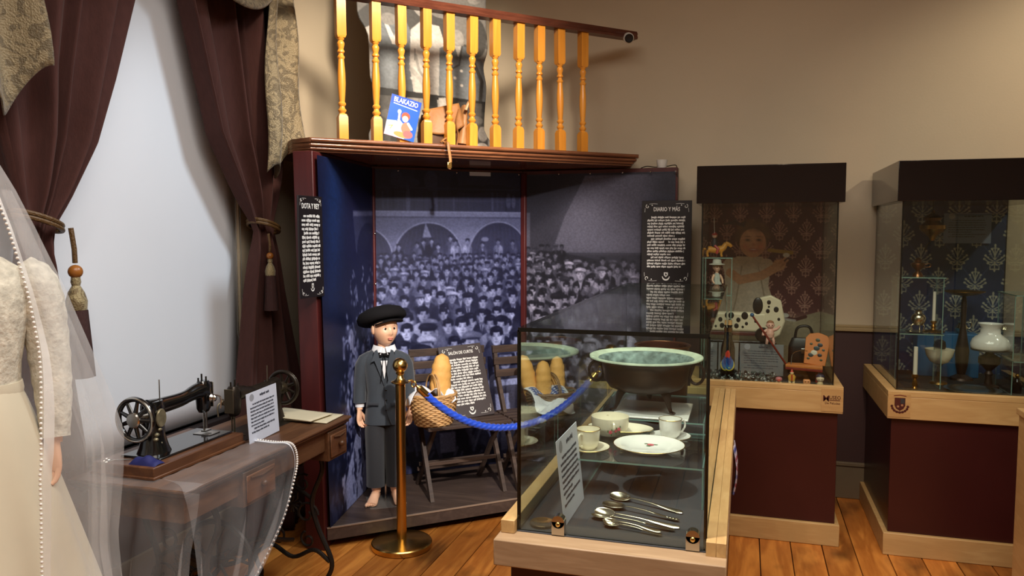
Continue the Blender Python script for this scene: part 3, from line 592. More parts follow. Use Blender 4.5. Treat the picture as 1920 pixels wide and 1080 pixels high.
# left banner (print stretched lengthways)
random.seed(9)
cv = Cv(590, 703, 300, 985, 140, 420, (16, 20, 46)); cv.kx = .55
cv.blob(615, 420, 18, 200, (18, 36, 78), .9, .05); cv.blob(660, 380, 20, 150, (16, 18, 50), .9); cv.blob(690, 380, 14, 160, (16, 17, 44), .9)
cv.poly([(655, 395), (703, 392), (703, 402), (655, 406)], tone(.5), .7); cv.poly([(655, 406), (703, 402), (703, 520), (660, 480)], tone(.2), .8); cv.ell(688, 480, 26, 62, tone(.06))
for k in range(520):
    y = 500+480*random.random()**.75; kk = (y-500)/480; x = 703-random.random()*(55+62*kk); s = 2+3.5*kk
    cv.ell(x, y, s*.55, s*2.0, tone(random.choice([.03, .06, .1, .6, .85, 1])*(.6+.4*kk)), .9, random.uniform(-.2, .2))
    if random.random() < .25: cv.line([(x, y), (x+random.uniform(-2, 4), y+s*7)], s*.5, tone(random.choice([.7, .85, .04])), .8)
for k in range(70): person(cv, 703-random.random()*75, 600+random.random()*330, 3+random.random()*3, random, .1, .9)
flush(cv)
cv.poly([(625, 985), (625, 930), (650, 850), (678, 838), (690, 900), (672, 985)], tone(.75)); 
for k in range(40): x = 640+random.random()*40; y = 860+random.random()*110; cv.line([(x, y), (x+random.uniform(-4, 4), y+random.uniform(5, 22))], random.uniform(1, 3.5), tone(random.choice([.04, .1, .2])), .9)
cv.poly([(590, 700), (622, 720), (615, 985), (590, 985)], (17, 23, 54), .8)
cv.blur(); cv.noise(.12, 2)
_a = np.array((-2.018, 3.385, 1.985)); _b = np.array((-2.119, 4.185, 1.985)); _c = np.array((-1.984, 3.395, .112)); _d = np.array((-2.119, 4.185, .112))
print_obj('crowd_banner', cv, lambda U, V: (_a*((1-U)*(1-V))[..., None]+_b*(U*(1-V))[..., None]+_c*((1-U)*V)[..., None]+_d*(U*V)[..., None]), booth, M_BANNER)['label'] = 'dark blue print seen edge-on on the left panel'
# small white label under the cornice
o = MB().box((-.07, -.0015, -.012), (.07, .0015, .012), T(-1.60, 4.617, 1.972) @ RZ(math.atan2(C[1]-B[1], C[0]-B[0]))).build('label_strip', M_CARD); tag(o, 'small white label strip stuck under the cornice', 'label')

# ------------------------------------------------------------------ balustrade on the cornice
bal = thing('balustrade', 'honey pine balustrade with dark red handrail on the cornice shelf', 'balustrade', (-1.44, 4.04, 2.074), world=True)
ang = PI/4
def baluster():
    b = MB(); h = .70; hw = .0235
    def sq(z0, z1): b.loft([[(x*k, y*k, z) for x, y in ((-hw, -hw), (hw, -hw), (hw, hw), (-hw, hw))] for z, k in ((z0, 1 if z0 < .01 else .8), (z0+.012, 1), (z1-.016, 1), (z1, .72 if z1 < h-.01 else 1))])
    sq(0, .125); sq(.50, h)
    b.lathe([(.019, .122), (.014, .13), (.021, .140), (.021, .146), (.015, .152), (.013, .162), (.020, .172), (.020, .178), (.014, .186), (.017, .22), (.0205, .28), (.0195, .33), (.0145, .395), (.019, .402), (.019, .408), (.013, .415), (.012, .423), (.0185, .43), (.0185, .436), (.013, .445), (.019, .468), (.019, .475), (.012, .487), (.018, .494), (.02, .503)], 16)
    return b
pos = [(-1.953, 3.527), (-1.827, 3.653), (-1.728, 3.752), (-1.633, 3.847), (-1.539, 3.941), (-1.445, 4.035), (-1.343, 4.137), (-1.24, 4.24), (-1.144, 4.336), (-1.042, 4.438), (-.934, 4.546)]
b0_ = baluster().build('baluster', M_BAL, None, 35)
for i, (x, y) in enumerate(pos):
    o = b0_ if i == 0 else b0_.copy()
    if i: COL.objects.link(o)
    o.parent = bal; o.location = (x+1.44, y-4.04, 0); o.rotation_euler = (random.uniform(-.012, .012), random.uniform(-.012, .012), ang)
b = MB(); prof = [(-.032, 0), (.032, 0), (.036, .012), (.030, .02), (.034, .03), (.026, .046), (-.026, .046), (-.034, .03), (-.030, .02), (-.036, .012)]
p0 = Vector((-2.12, 3.36, 2.772)); p1 = Vector((-.672, 4.808, 2.772)); nn = Vector((math.sin(ang), -math.cos(ang), 0))
b.loft([[tuple(p+nn*u+Vector((0, 0, v))) for u, v in prof] for p in (p0, p1)]); b.build('handrail', M_RAILW, bal)
# security camera at the rail end
sc = thing('security_camera', 'small white cylindrical security camera at the end of the handrail', 'camera', (-.70, 4.74, 2.775), rz=.35, rot=(math.radians(18), 0, .25))
MB().lathe([(.024, -.055), (.030, -.045), (.031, .045), (.027, .055)], 24, RX(PI/2)).build('housing', M_PLASW, sc); MB().lathe([(.0255, .050), (.0255, .058), (.02, .062), (.001, .060)], 24, RX(PI/2)).build('lens', M_PLASB, sc)
MB().tube([(0, .02, .028), (.0, .05, .03), (0, .07, .01)], .008, 8).build('bracket', M_PLASW, sc)
# little white fitting with a cable on top of the right panel
o = thing('light_fitting', 'small white cup-shaped fitting with black cable on top of the booth', 'fitting', (-.50, 4.845, 2.0))
MB().lathe([(.026, 0), (.028, .004), (.034, .042), (.036, .05), (.030, .05), (.024, .008)], 24).build('cup', M_PLASW, o)
MB().tube(spl([(-.13, .01, .004), (-.09, 0, .014), (-.04, .01, .008), (.03, .01, .012), (.07, -.01, .016), (.092, -.035, .006), (.098, -.046, -.06)]), .003, 6).build('cable', M_PLASB, o)

# ---- cut-out photo of children standing on the cornice
def gy(g, t=0): return (g*1.0, g*.97, g*.93) if not t else (g*.93, g*.97, g*1.0)
cv = Cv(668, 926, -190, 282, 172, 315, gy(120)); 
cv.poly([(668, -190), (926, -190), (926, 60), (668, 60)], gy(90))
for hx, hy, s in ((735, 5, 27), (792, -20, 26), (856, 38, 22), (890, -60, 25), (700, -70, 25), (830, -110, 25)):
    cv.ell(hx, hy+s*2.6, s*2.0, s*2.2, gy(random.choice([70, 95, 120])))
    cv.ell(hx, hy-s*.25, s*1.02, s*1.3, gy(38)); cv.ell(hx, hy+2, s*.84, s*1.18, gy(150)); cv.ell(hx+s*.45, hy+5, s*.38, s*.8, gy(110), .6)
    for g in (-1, 1): cv.ell(hx+g*s*.36, hy, s*.18, s*.1, gy(45)); cv.line([(hx+g*s*.16, hy-s*.26), (hx+g*s*.6, hy-s*.26)], 2.5, gy(50))
    cv.line([(hx, hy), (hx+3, hy+s*.45)], 3, gy(105)); cv.line([(hx-s*.3, hy+s*.72), (hx+s*.3, hy+s*.72)], 3, gy(70))
# left boy: waistcoat over a white shirt
cv.poly([(672, 20), (702, -10), (722, 40), (722, 60), (690, 70)], gy(52)); cv.poly([(690, 45), (715, 26), (760, 26), (775, 60), (772, 168), (692, 168)], gy(112, 1)); cv.blob(735, 120, 30, 40, gy(140, 1), .8)
cv.poly([(718, 30), (726, 34), (737, 58), (748, 32), (756, 30), (740, 74), (733, 74)], gy(208)); cv.poly([(680, 50), (696, 42), (700, 80), (694, 150), (688, 110)], gy(168)); cv.ell(728, 25, 15, 12, gy(128)); 
# middle child: pale shirt
cv.poly([(768, 40), (786, 22), (822, 26), (832, 60), (826, 178), (772, 178), (764, 110)], gy(196)); cv.line([(776, 90), (782, 120), (802, 150)], 5, gy(150)); cv.line([(775, 78), (774, 100)], 2, gy(120)); cv.line([(800, 60), (802, 170)], 2, gy(165)); cv.line([(768, 120), (796, 152)], 9, gy(178))
# right boy: grey double-breasted jacket
cv.poly([(822, 70), (848, 58), (880, 62), (908, 90), (914, 180), (818, 184)], gy(112, 1)); cv.blob(850, 150, 26, 36, gy(150, 1), .8); cv.poly([(850, 60), (866, 60), (858, 84)], gy(190)); cv.line([(866, 62), (860, 100), (845, 110)], 3, gy(66)); cv.line([(884, 80), (905, 130), (900, 180)], 7, gy(62)); cv.ell(896, 40, 20, 40, gy(70)); cv.ell(856, 45, 14, 17, gy(150))
for x, y in ((864, 112), (864, 142), (886, 130), (768, 137), (851, 128)): cv.ell(x, y, 3, 3, gy(225))
cv.poly([(694, 160), (914, 172), (914, 196), (696, 188)], gy(44)); cv.poly([(696, 186), (914, 194), (916, 282), (700, 282)], gy(60))
for x, w, g in ((770, 12, 150), (790, 11, 140), (828, 13, 165), (745, 12, 90), (720, 12, 80), (870, 14, 70), (893, 14, 80)): cv.poly([(x-w, 176), (x+w*.8, 176), (x+w*.5, 270), (x-w*.5, 270)], gy(g)); cv.ell(x, 212, w*.9, 9, gy(g+24))
cv.poly([(818, 172), (832, 170), (836, 205), (850, 215), (824, 222)], gy(180)); cv.ell(905, 240, 10, 16, gy(150)); cv.ell(903, 268, 12, 10, gy(190)); cv.ell(885, 262, 8, 12, gy(120))
cv.noise(.08, 2)
outl = [(676, -190), (676, -60), (672, 20), (690, 62), (692, 140), (700, 168), (697, 220), (704, 282), (912, 282), (908, 230), (910, 190), (914, 140), (909, 100), (918, 60), (916, 0), (920, -190)]
outl2 = [p[:2] for p in spl([(x, y, 0) for x, y in outl], 4)]; outl = outl2
mk = Cv(668, 926, -190, 282, 172, 315, (0, 0, 0)); mk.poly(outl, (1, 1, 1)); mask = mk.a[..., 0] > .5
# board plane: parallel to the cornice, 0.4 m behind the balusters
P00 = np.array((-2.02-.075, 4.03-.075, 0.)); P10 = np.array((-1.526+.032, 4.524+.032, 0.))
def fnc(U, V):
    P = P00+U[..., None]*(P10-P00); P[..., 2] = 3.44-(3.44-2.082)*V; P[..., 0] -= .05*(1-V)*.7; P[..., 1] += .05*(1-V)*.7; return P
cut = print_obj('photo_cutout', cv, fnc, None, printmat('photo_board', .5, .3), mask, solid=.006, outline=outl2); tag(cut, 'life-size black and white photo cut-out of children behind the balustrade', 'photo cutout')
#@@PART3
# ------------------------------------------------------------------ printed boards and cards
def pseudo_text(parent, M, x0, x1, ytop, n, lh, th, mat, seed, breaks=(), name='body_text'):
    """rows of illegible word-like marks, one mesh"""
    r = random.Random(seed); b = MB()
    for i in range(n):
        y = ytop-i*lh; xa = x0+(.1*(x1-x0) if (i == 0 or i in breaks) else 0); xe = x1-(r.uniform(.1, .5)*(x1-x0) if (i == n-1 or i+1 in breaks) else r.uniform(0, .01))
        x = xa
        while x < xe-.002:
            w = min(r.uniform(2.2, 7)*th*.8, xe-x); k = x
            while k < x+w-1e-5:     # letters as small uprights of uneven height
                cw = min(th*r.uniform(.45, .75), x+w-k); up = r.choice([0, 0, .35]); dn = r.choice([0, 0, 0, .3])
                b.box((k, y-th*.5-dn*th, 0), (k+cw*.86, y+th*.5+up*th, .0006), M); k += cw
            x += w+th*.55
    return b.build(name, mat, parent, 0)
def curl(b, M, sx, sy, s):
    pts = [(sx*.012*s*0, 0, 0)]
    sp = [(sx*s*(.035-.010*t*math.cos(t*6)), sy*s*(.035-.010*t*math.sin(t*6)), .0006) for t in [.35+i*.07 for i in range(14)]]
    b.tube(sp, .0022*s, 5, M); b.tube([(sx*s*.045, sy*s*.02, .0006), (sx*s*.07, sy*s*.018, .0006), (sx*s*.095, sy*s*.02, .0006)], .0012*s, 4, M); b.tube([(sx*s*.02, sy*s*.045, .0006), (sx*s*.018, sy*s*.07, .0006)], .0012*s, 4, M)
    b.ball((sx*s*.062, sy*s*.028, .0006), (.004*s, .004*s, .001), 8, 5, M)
def sign_board(name, label, w, h, M, title, n, lh, th, tsize, seed, board, breaks=(), group='dark information boards'):
    """M maps the board plane (x right, y up, z towards the reader; origin bottom centre) to the world"""
    loc = M.translation; t = thing(name, label, 'sign', tuple(loc), group=group, world=True)
    MB().box((-w/2, 0, -.008), (w/2, h, 0), M).build('board', board, t, bevel=.0015)
    Mi = T(*[-c for c in loc]) @ M
    text_mesh('title', title, tsize, M_WINK, t, Mi @ T(0, h*.875, .0003), sx=.72, bold=tsize*.02)
    pseudo_text(t, M @ T(0, 0, .0003), -w*.385, w*.385, h*.80, n, lh, th, M_WINK, seed, breaks)
    s = w/.3
    for sx in (-1, 1):
        for sy in (-1, 1): b = MB(); curl(b, M @ T(-sx*w/2, h if sy < 0 else 0, .0003), sx, sy, s); b.build('corner_ornament', M_WINK, t)
    b = MB(); E = M @ T(0, h*.10, .0006)     # emblem: shield in a wreath
    b.tube([(w*.072*math.cos(a), w*.085*math.sin(a), 0) for a in [PI*1.05+i*PI*.9/16 for i in range(17)]], [w*.006+w*.010*math.sin(PI*i/16) for i in range(17)], 6, E, sq=.12)
    b.prism([(-w*.04, h*.028), (w*.04, h*.028), (w*.04, -h*.005), (0, -h*.03), (-w*.04, -h*.005)], 0, .0005, E @ T(0, h*.012, 0)); b.build('emblem', M_WINK, t)
    b = MB(); b.prism([(-w*.02, h*.012), (w*.006, h*.018), (w*.022, 0), (0, -h*.014)], .0006, .001, E @ T(0, h*.012, 0)); b.build('emblem_device', board, t, 0)
    return t
def frame(o, xd, yd):
    x = Vector(xd).normalized(); y = Vector(yd); y = (y-x*y.dot(x)).normalized(); z = x.cross(y)
    return Matrix(((x.x, y.x, z.x, o[0]), (x.y, y.y, z.y, o[1]), (x.z, y.z, z.z, o[2]), (0, 0, 0, 1)))
# right sign on the end of the right panel; left sign on the left post
sign_board('information_board', 'black text board on the right end of the booth beside the toy cabinet', .295, .50, frame((-.455, 4.72, 1.297), (1, 0, 0), (0, 0, 1)), 'DIARIO Y MÁS', 17, .0185, .0085, .034, 3, M_SIGNB, (7, 13))
ls = sign_board('information_board', 'narrow-looking black text board on the dark red left post', .20, .49, frame((-2.005, 3.305, 1.291), (.008, .19, 0), (-.012, 0, 1)), 'DOTA Y REY', 16, .0205, .010, .036, 4, M_SIGNB, (4,))
MB().box((-.052, -.01, -.002), (.0, .0, -.0), frame((-2.0, 3.368, 1.6), (1, 0, 0), (0, 0, 1))).build('bracket', M_IRON, ls)
MB().box((-.012, -.006, -.012), (.012, .085, .012), T(-.455, 4.715, 1.55)).build('bracket', M_IRON, [o for o in bpy.data.objects if o.name == 'information_board'][0])

# comic book leaning against the balusters
bk = thing('comic_book', 'blue comic book leaning against the balusters', 'book', (-1.728, 3.7045, 2.0935), rot=(math.radians(-1), math.radians(13), .745))
MB().box((-.082, 0, 0), (.082, .007, .212)).build('pages', M_PAPER, bk)
cv = Cv(0, 100, 0, 130, 100, 130, (24, 84, 184)); cv.poly([(0, 84), (30, 78), (70, 100), (66, 130), (0, 130)], (176, 196, 222)); cv.poly([(0, 112), (40, 108), (60, 130), (0, 130)], (226, 170, 190)); cv.poly([(0, 0), (100, 0), (100, 26), (0, 26)], (22, 70, 178))
cv.ell(58, 58, 14, 13, (196, 78, 54)); cv.ell(58, 66, 10, 10, (236, 196, 172)); cv.line([(38, 72), (36, 52)], 7, (230, 200, 186)); cv.ell(35, 48, 6, 7, (226, 226, 236)); cv.line([(38, 76), (58, 92)], 9, (236, 206, 190)); cv.ell(66, 94, 16, 18, (220, 120, 96)); cv.line([(70, 78), (84, 92)], 8, (240, 220, 214)); cv.ell(58, 118, 28, 9, (226, 140, 80)); cv.ell(76, 112, 16, 12, (220, 96, 96)); cv.line([(10, 100), (22, 96), (16, 108)], 3, (200, 180, 90)); cv.line([(12, 26), (90, 30)], 2.5, (230, 230, 240))
print_obj('cover', cv, plane_fn((-.082, -.0012, .212), (.082, -.0012, .212), (-.082, -.0012, 0)), bk, printmat('book_cover', .35, .5))
text_mesh('title', 'BLAKAZIO', .036, M_WINK, bk, T(0, -.0016, .178) @ RX(PI/2), sx=.78, bold=.0006)

# leather satchel
sa = thing('satchel', 'worn tan leather satchel slumped against the balusters with hanging strap', 'satchel', (-1.605, 3.995, 2.0745), rz=PI/4)
b = MB(); b.loft([[(x-.02, y, z) for x, y, z in ell_ring(0, 0, z, rx, ry, 20, 3)] for z, rx, ry in ((0, .115, .045), (.05, .12, .05), (.12, .11, .042), (.165, .10, .018))]); b.build('body', M_LEATHD, sa)
b = MB(); b.grid(lambda u, v: (-.125+.215*u+.02*v, -.052-.012*math.sin(3*u)*v+.03*(1-v)**2-.004*math.sin(9*u+4*v), .185+.055*u-(.12+.03*math.sin(3*u))*v), 14, 12); b.build('flap', M_LEATH, sa, solid=.005)
b = MB(); b.loft([[(.105+x, y, z) for x, y, z in ell_ring(0, 0, z, rx, ry, 14, 3)] for z, rx, ry in ((.03, .035, .06), (.09, .026, .055), (.17, .018, .045), (.235, .014, .03), (.25, .008, .02))], M=RY(.12)); b.build('gusset', M_LEATH, sa)
MB().tube(spl([(.115, -.06, .20), (.135, -.065, .245), (.15, -.06, .255), (.155, -.055, .215)]), [.013]*19, 8, sq=.6).build('handle', pm('pale_handle_leather', (196, 158, 120), .5), sa)
for pts in (((.07, -.07, .20), (.05, -.078, .12), (.06, -.082, .06), (.05, -.085, .004)), ((.02, -.08, .07), (.0, -.09, .045), (-.03, -.095, .03), (-.05, -.10, .012))):
    MB().tube(spl(pts, 5), .009, 8, sq=.35).build('strap', M_LEATH, sa)
MB().tube(spl([(-.04, -.10, .02), (-.035, -.14, .006), (-.035, -.165, .004), (-.036, -.176, -.03), (-.028, -.178, -.09), (-.034, -.178, -.135)], 6), .008, 8, sq=.45).build('strap', M_LEATH, sa)
MB().box((-.048, -.185, -.132), (-.022, -.172, -.098)).build('buckle', M_BRASS, sa, bevel=.003)
MB().ball((.15, -.062, .225), (.012, .006, .016), 10, 8).build('buckle', M_CHROME, sa)

# ------------------------------------------------------------------ people helpers
def head_mesh(b, M, w, d, h, nu=44, nv=34, mi=0):
    def g(a, s): return math.exp(-(a/s)**2)
    rings = []
    for j in range(1, nv):
        th = PI*j/nv; zz = -math.cos(th); r = math.sin(th); ring = []
        for i in range(nu):
            a = 2*PI*i/nu; x, y = r*math.cos(a), r*math.sin(a)
            jaw = 1-.28*max(0, -zz-.15)**1.1; px = x*w*jaw; py = y*d*(1 if y > 0 else .92); pz = zz*h
            if y < 0:
                if zz < 0: py += .10*d*max(0, -zz-.3)*0
                py -= d*.20*g(x, .13)*g(zz+.12+.10*0, .17)*(1 if zz < .15 else .5)
                py -= d*.10*g(x, .2)*g(zz+.22, .08)
                py += d*.10*(g(x-.38, .2)+g(x+.38, .2))*g(zz-.06, .12)
                py -= d*.06*g(x, .26)*g(zz+.47, .07); py -= d*.10*g(x, .3)*g(zz+.78, .2); py -= d*.04*(g(x-.55, .22)+g(x+.55, .22))*g(zz+.2, .25)
            elif zz < -.2: py *= 1-.35*(-zz-.2)
            ring.append((px, py, pz))
        rings.append(ring)
    b.loft(rings, cap=True, M=M, mi=mi)
    for sg in (-1, 1): b.ball((sg*w*.98, d*.12, -h*.05), (w*.14, d*.22, h*.26), 10, 8, M @ RZ(0), mi)
def face_parts(parent, M, w, d, h, brow=M_HAIR, lip=M_LIP):
    for sg in (-1, 1):
        MB().ball((sg*w*.36, -d*.70, h*.06), (w*.20, d*.10, h*.085), 14, 10, M).build('eye', M_EYEW, parent)
        MB().ball((sg*w*.36, -d*.785, h*.06), (w*.105, d*.03, h*.075), 12, 8, M).build('iris', M_EYED, parent)
        MB().tube([tuple(M @ Vector((sg*w*x, -d*y, h*z))) for x, y, z in ((.16, .82, .21), (.36, .80, .25), (.58, .66, .2))], h*.022, 6).build('eyebrow', brow, parent)
    b = MB(); b.ball((0, -d*.885, -h*.455), (w*.24, d*.06, h*.035), 14, 8, M); b.ball((0, -d*.87, -h*.53), (w*.19, d*.07, h*.04), 14, 8, M); b.build('lips', lip, parent)
def hand(b, M, s=1.0, mirror=1, curlv=.35, mi=0):
    """wrist at origin, fingers down -z, palm facing -y*; thumb towards x*mirror"""
    b.loft([[(x*mirror, y, z) for x, y, z in ell_ring(0, 0, z, rx, ry, 14, 2.4)] for z, rx, ry in ((.012*s, .017*s, .013*s), (-.005*s, .018*s, .012*s), (-.03*s, .025*s, .012*s), (-.055*s, .028*s, .011*s), (-.068*s, .026*s, .009*s))], M=M, mi=mi)
    for k, (x, L) in enumerate(((.021, .050), (.007, .057), (-.007, .053), (-.020, .042))):
        p = Vector((x*s*mirror, 0, -.060*s)); pts = [p]; a = .12*(k == 0)
        for q in range(3): a += curlv*(.7+.25*q); p = p+Vector((0, -math.sin(a), -math.cos(a)))*L*s*(.45, .32, .26)[q]; pts.append(p)
        b.tube([tuple(p_) for p_ in pts], [.0075*s, .0072*s, .0066*s, .0045*s], 8, M, mi)
    b.tube([(.014*s*mirror, -.002*s, -.018*s), (.030*s*mirror, -.010*s, -.036*s), (.034*s*mirror, -.016*s, -.056*s), (.030*s*mirror, -.02*s, -.072*s)], [.011*s, .0095*s, .0085*s, .0055*s], 8, M, mi)
def limb(b, pts, radii, n=14, sx=1, mi=0, M=None): b.tube(spl(pts, 5), [float(np.interp(i/5, range(len(radii)), radii)) for i in range((len(pts)-1)*5+1)], n, M, mi)

# ------------------------------------------------------------------ boy mannequin
by = thing('boy_mannequin', 'child mannequin in charcoal suit, black beret and ribbon tie, barefoot on the booth platform', 'mannequin', (-1.895, 3.845, .1125), rz=math.radians(26))
b = MB(); HM = T(.006, -.014, .968) @ RZ(math.radians(24)); hw, hd, hh = .068, .082, .098
head_mesh(b, HM, hw, hd, hh)
limb(b, [(0, .012, .80), (0, .008, .85), (0, .0, .90)], [.055, .036, .036]); limb(b, [(0, 0, .52), (0, .005, .58), (0, .01, .70), (0, .012, .80), (0, .012, .84)], [.06, .055, .06, .045, .035])
for sg in (-1, 1):
    limb(b, [(sg*.095, .012, .79), (sg*.122, .018, .70), (sg*.134, .013, .60), (sg*.137, .0, .52)], [.024, .024, .022, .017]); hand(b, T(sg*.138, -.002, .515) @ RZ(-sg*1.0), .86, -sg)
    limb(b, [(sg*.05, 0, .45), (sg*.052, -.006, .28), (sg*.052, .008, .12), (sg*.052, .012, .05)], [.062, .045, .034, .024])
    FM = T(sg*.055, .012, 0) @ RZ(sg*.22)
    b.loft([[(x, y0+yy, max(0, z0+zz)) for x, zz, yy in [(rx*math.cos(a), rz*math.sin(a), 0) for a in [2*PI*i/14 for i in range(14)]]] for y0, z0, rx, rz in ((.03, .022, .014, .02), (.02, .03, .022, .032), (-.01, .034, .024, .034), (-.05, .024, .027, .024), (-.085, .016, .031, .016), (-.105, .012, .029, .011))], M=FM)
    for k in range(5): b.tube([(sg*(.024-.0115*k), -.098+abs(k-1)*.003, .011), (sg*(.025-.0118*k), -.115+k*.005, .010), (sg*(.025-.0118*k), -.124+k*.006, .007)], [.008 if k else .010, .0075 if k else .010, .005], 7, FM)
b.build('body', M_SKIN, by, 60)
face_parts(by, HM, hw, hd, hh)
b = MB(); b.loft([[(x, y+.012, z) for x, y, z in ell_ring(0, 0, z, rx, ry, 24)] for z, rx, ry in ((-.02, .066, .064), (.02, .069, .074), (.05, .066, .074), (.08, .045, .05))], M=HM); b.build('hair', M_HAIR, by)
# flat cap / beret
b = MB(); CMx = HM @ T(.004, .024, .022) @ RX(math.radians(-19)) @ RY(math.radians(-4)) @ S3(1.14, 1.12, 1.1)
b.loft([ell_ring(0, y, z, rx, ry, 36) for z, y, rx, ry in ((.0, 0, .071, .086), (.012, 0, .073, .088), (.010, .004, .100, .112), (.022, .006, .118, .126), (.046, .010, .119, .126), (.070, .014, .102, .110), (.086, .016, .066, .072), (.092, .016, .012, .012))], M=CMx); b.build('beret', M_CAP, by, 80)
b = MB(); b.loft([[(x, y-.025, z-.10*(x/.07)**2*.1) for x, y, z in ell_ring(0, -.04, z, rx, ry, 28)] for z, rx, ry in ((.002, .068, .062), (.009, .068, .062))], M=CMx @ RX(.10)); b.build('cap_peak', M_CAP, by)
# shirt, jacket, trousers
b = MB(); b.loft([ell_ring(0, .006, z, rx, ry, 22) for z, rx, ry in ((.66, .06, .07), (.78, .075, .062), (.83, .055, .05), (.865, .043, .043))]); b.build('shirt', M_SHIRT, by)
for sg in (-1, 1):
    MB().grid(lambda u, v: (sg*(.006+.05*math.sin(u*1.7)+.012*v), -.048+.072*u-.012*v*(1-u)-.01*v, .872+.005*u-.040*v*(1-.25*u)), 8, 4).build('collar_wing', M_SHIRT, by, solid=.003)
    MB().loft([ell_ring(sg*.1365, .008, z, .025, .025, 16) for z in (.535, .578)]).build('shirt_cuff', M_SHIRT, by)
b = MB(); b.loft([ell_ring(0, .008+dy_, z, rx, ry, 36, 2.5) for z, rx, ry, dy_ in ((.445, .112, .088, 0), (.47, .110, .087, 0), (.56, .100, .078, 0), (.62, .096, .074, 0), (.70, .104, .078, 0), (.77, .110, .076, .002), (.81, .108, .066, .004), (.838, .086, .054, .006), (.855, .056, .046, .008))])
for sg in (-1, 1):
    b.loft([[(sg*cx+x, cy+y, z+sg*0*x) for x, y, z in ell_ring(0, 0, z, rx, ry, 18)] for z, cx, cy, rx, ry in ((.558, .137, .008, .034, .034), (.62, .134, .014, .035, .036), (.70, .127, .02, .038, .040), (.77, .116, .016, .042, .044), (.815, .100, .012, .036, .04), (.838, .075, .01, .02, .025))])
jk = b.build('jacket', M_SUIT, by, 70)
for sg in (-1, 1):
    b = MB(); b.prism([(sg*.0, .66), (sg*.052, .80), (sg*.072, .792), (sg*.062, .815), (sg*.05, .855), (sg*.036, .862), (sg*.022, .80)], -.003, .003, T(0, -.078, 0) @ RX(PI/2)); b.build('lapel', pm('suit_lapel_cloth', (56, 62, 70), .85), jk, 0, .0015)
    b = MB(); b.box((-.032, -.003, -.007), (.032, .003, .007), T(sg*.062, -.078, .565) @ RZ(sg*.3)); b.build('pocket_flap', pm('pocket_cloth', (48, 51, 58), .85), jk, 0, .002)
MB().tube([(0, -.081, .66), (.004, -.083, .56), (.016, -.084, .50), (.035, -.08, .45)], .003, 6).build('front_seam', M_TROU, jk)
for z in (.64, .585, .53): MB().ball((.008, -.084, z), (.006, .003, .006), 10, 6).build('button', M_PLASB, jk)
MB().prism([(-.018, .80), (.018, .80), (0, .70)], -.002, .002, T(0, -.074, 0) @ RX(PI/2)).build('shirt_front', M_SHIRT, by, 0)
b = MB(); 
for sg in (-1, 1):
    b.loft([ell_ring(sg*cx, cy, z, rx, ry, 20) for z, cx, cy, rx, ry in ((.085, .054, .010, .052, .050), (.12, .054, .008, .051, .052), (.27, .053, .0, .054, .058), (.40, .051, .002, .060, .072), (.50, .045, .004, .058, .074))])
b.build('trousers', M_TROU, by, 70)
# ribbon bow tie
b = MB(); 
for sg in (-1, 1):
    b.loft([[(sg*x, -.066-.004*k, .832+zz) for zz in (-hz, hz)] + [(sg*x, -.058-.004*k, .832+zz) for zz in (hz, -hz)] for x, hz, k in ((.002, .006, 0), (.02, .012, 0), (.04, .010, 0), (.058, .012, -1))])
    b.tube([(sg*.004, -.072, .825), (sg*.010, -.083, .78), (sg*.012, -.088, .74), (sg*.018, -.088, .69)], [.006, .007, .008, .009], 8, sq=.3)
b.ball((0, -.068, .832), (.008, .007, .009), 10, 8); b.build('ribbon_tie', M_CAP, by, 60)
MB().tube([(0, .03, .0), (0, .03, .3)], .006, 8).build('support_rod', M_CHROME, by)
o = MB().box((-.10, -.13, 0), (.10, .09, .006), T(-1.905, 3.86, .1115) @ RZ(.6)).build('base_plate', pm('grey_base_plate', (120, 116, 112), .35, .4), None, bevel=.001); o.parent = None
bpw = o; bpw.parent = by; bpw.matrix_parent_inverse = (T(*by.location) @ RZ(by.rotation_euler.z)).inverted() @ T(0, 0, -.007)

# ------------------------------------------------------------------ stanchions and rope
def stanchion(loc, label, hook_a):
    t = thing('stanchion', label, 'stanchion', loc, group='brass rope stanchions')
    MB().lathe([(.150, 0), (.155, .004), (.155, .026), (.151, .031), (.135, .036), (.05, .042), (.03, .046)], 56).build('base', M_BRASS, t, 30)
    MB().lathe([(.0255, .04), (.0255, .845)], 28).build('pole', M_BRASS, t)
    MB().lathe([(.0255, .84), (.032, .845), (.046, .850), (.046, .856), (.030, .862), (.018, .874), (.015, .888), (.022, .897), (.022, .902), (.016, .906)], 32).build('collar', M_BRASS, t)
    MB().ball((0, 0, .938), .038, 28, 18).build('ball_finial', M_BRASS, t)
    d = Vector((math.cos(hook_a), math.sin(hook_a), 0)); MB().tube([tuple(d*.03+Vector((0, 0, .852))), tuple(d*.06+Vector((0, 0, .858))), tuple(d*.072+Vector((0, 0, .845)))], .006, 8).build('hook', M_BRASS, t); return t
S1, S2 = Vector((-1.655, 3.535, 0)), Vector((-.715, 4.325, 0)); ra = math.atan2(S2.y-S1.y, S2.x-S1.x)
stanchion(S1, 'brass stanchion in front of the boy mannequin', ra); stanchion(S2, 'brass stanchion behind the glass table case', ra+PI)
rp = thing('barrier_rope', 'braided royal blue barrier rope hung between two brass stanchions', 'rope', (-1.2, 3.93, 0), world=True)
d = (S2-S1).normalized(); p0 = S1+d*.07+Vector((0, 0, .845)); p1 = S2-d*.07+Vector((0, 0, .845)); N_ = 150; cp = []
for i in range(N_+1):
    t_ = i/N_; p = p0.lerp(p1, t_); p.z -= .285*(1-abs(2*t_-1)**2.15); cp.append(p)
i0, i1 = 9, N_-9
b = MB(); rings = []
up = Vector((0, 0, 1))
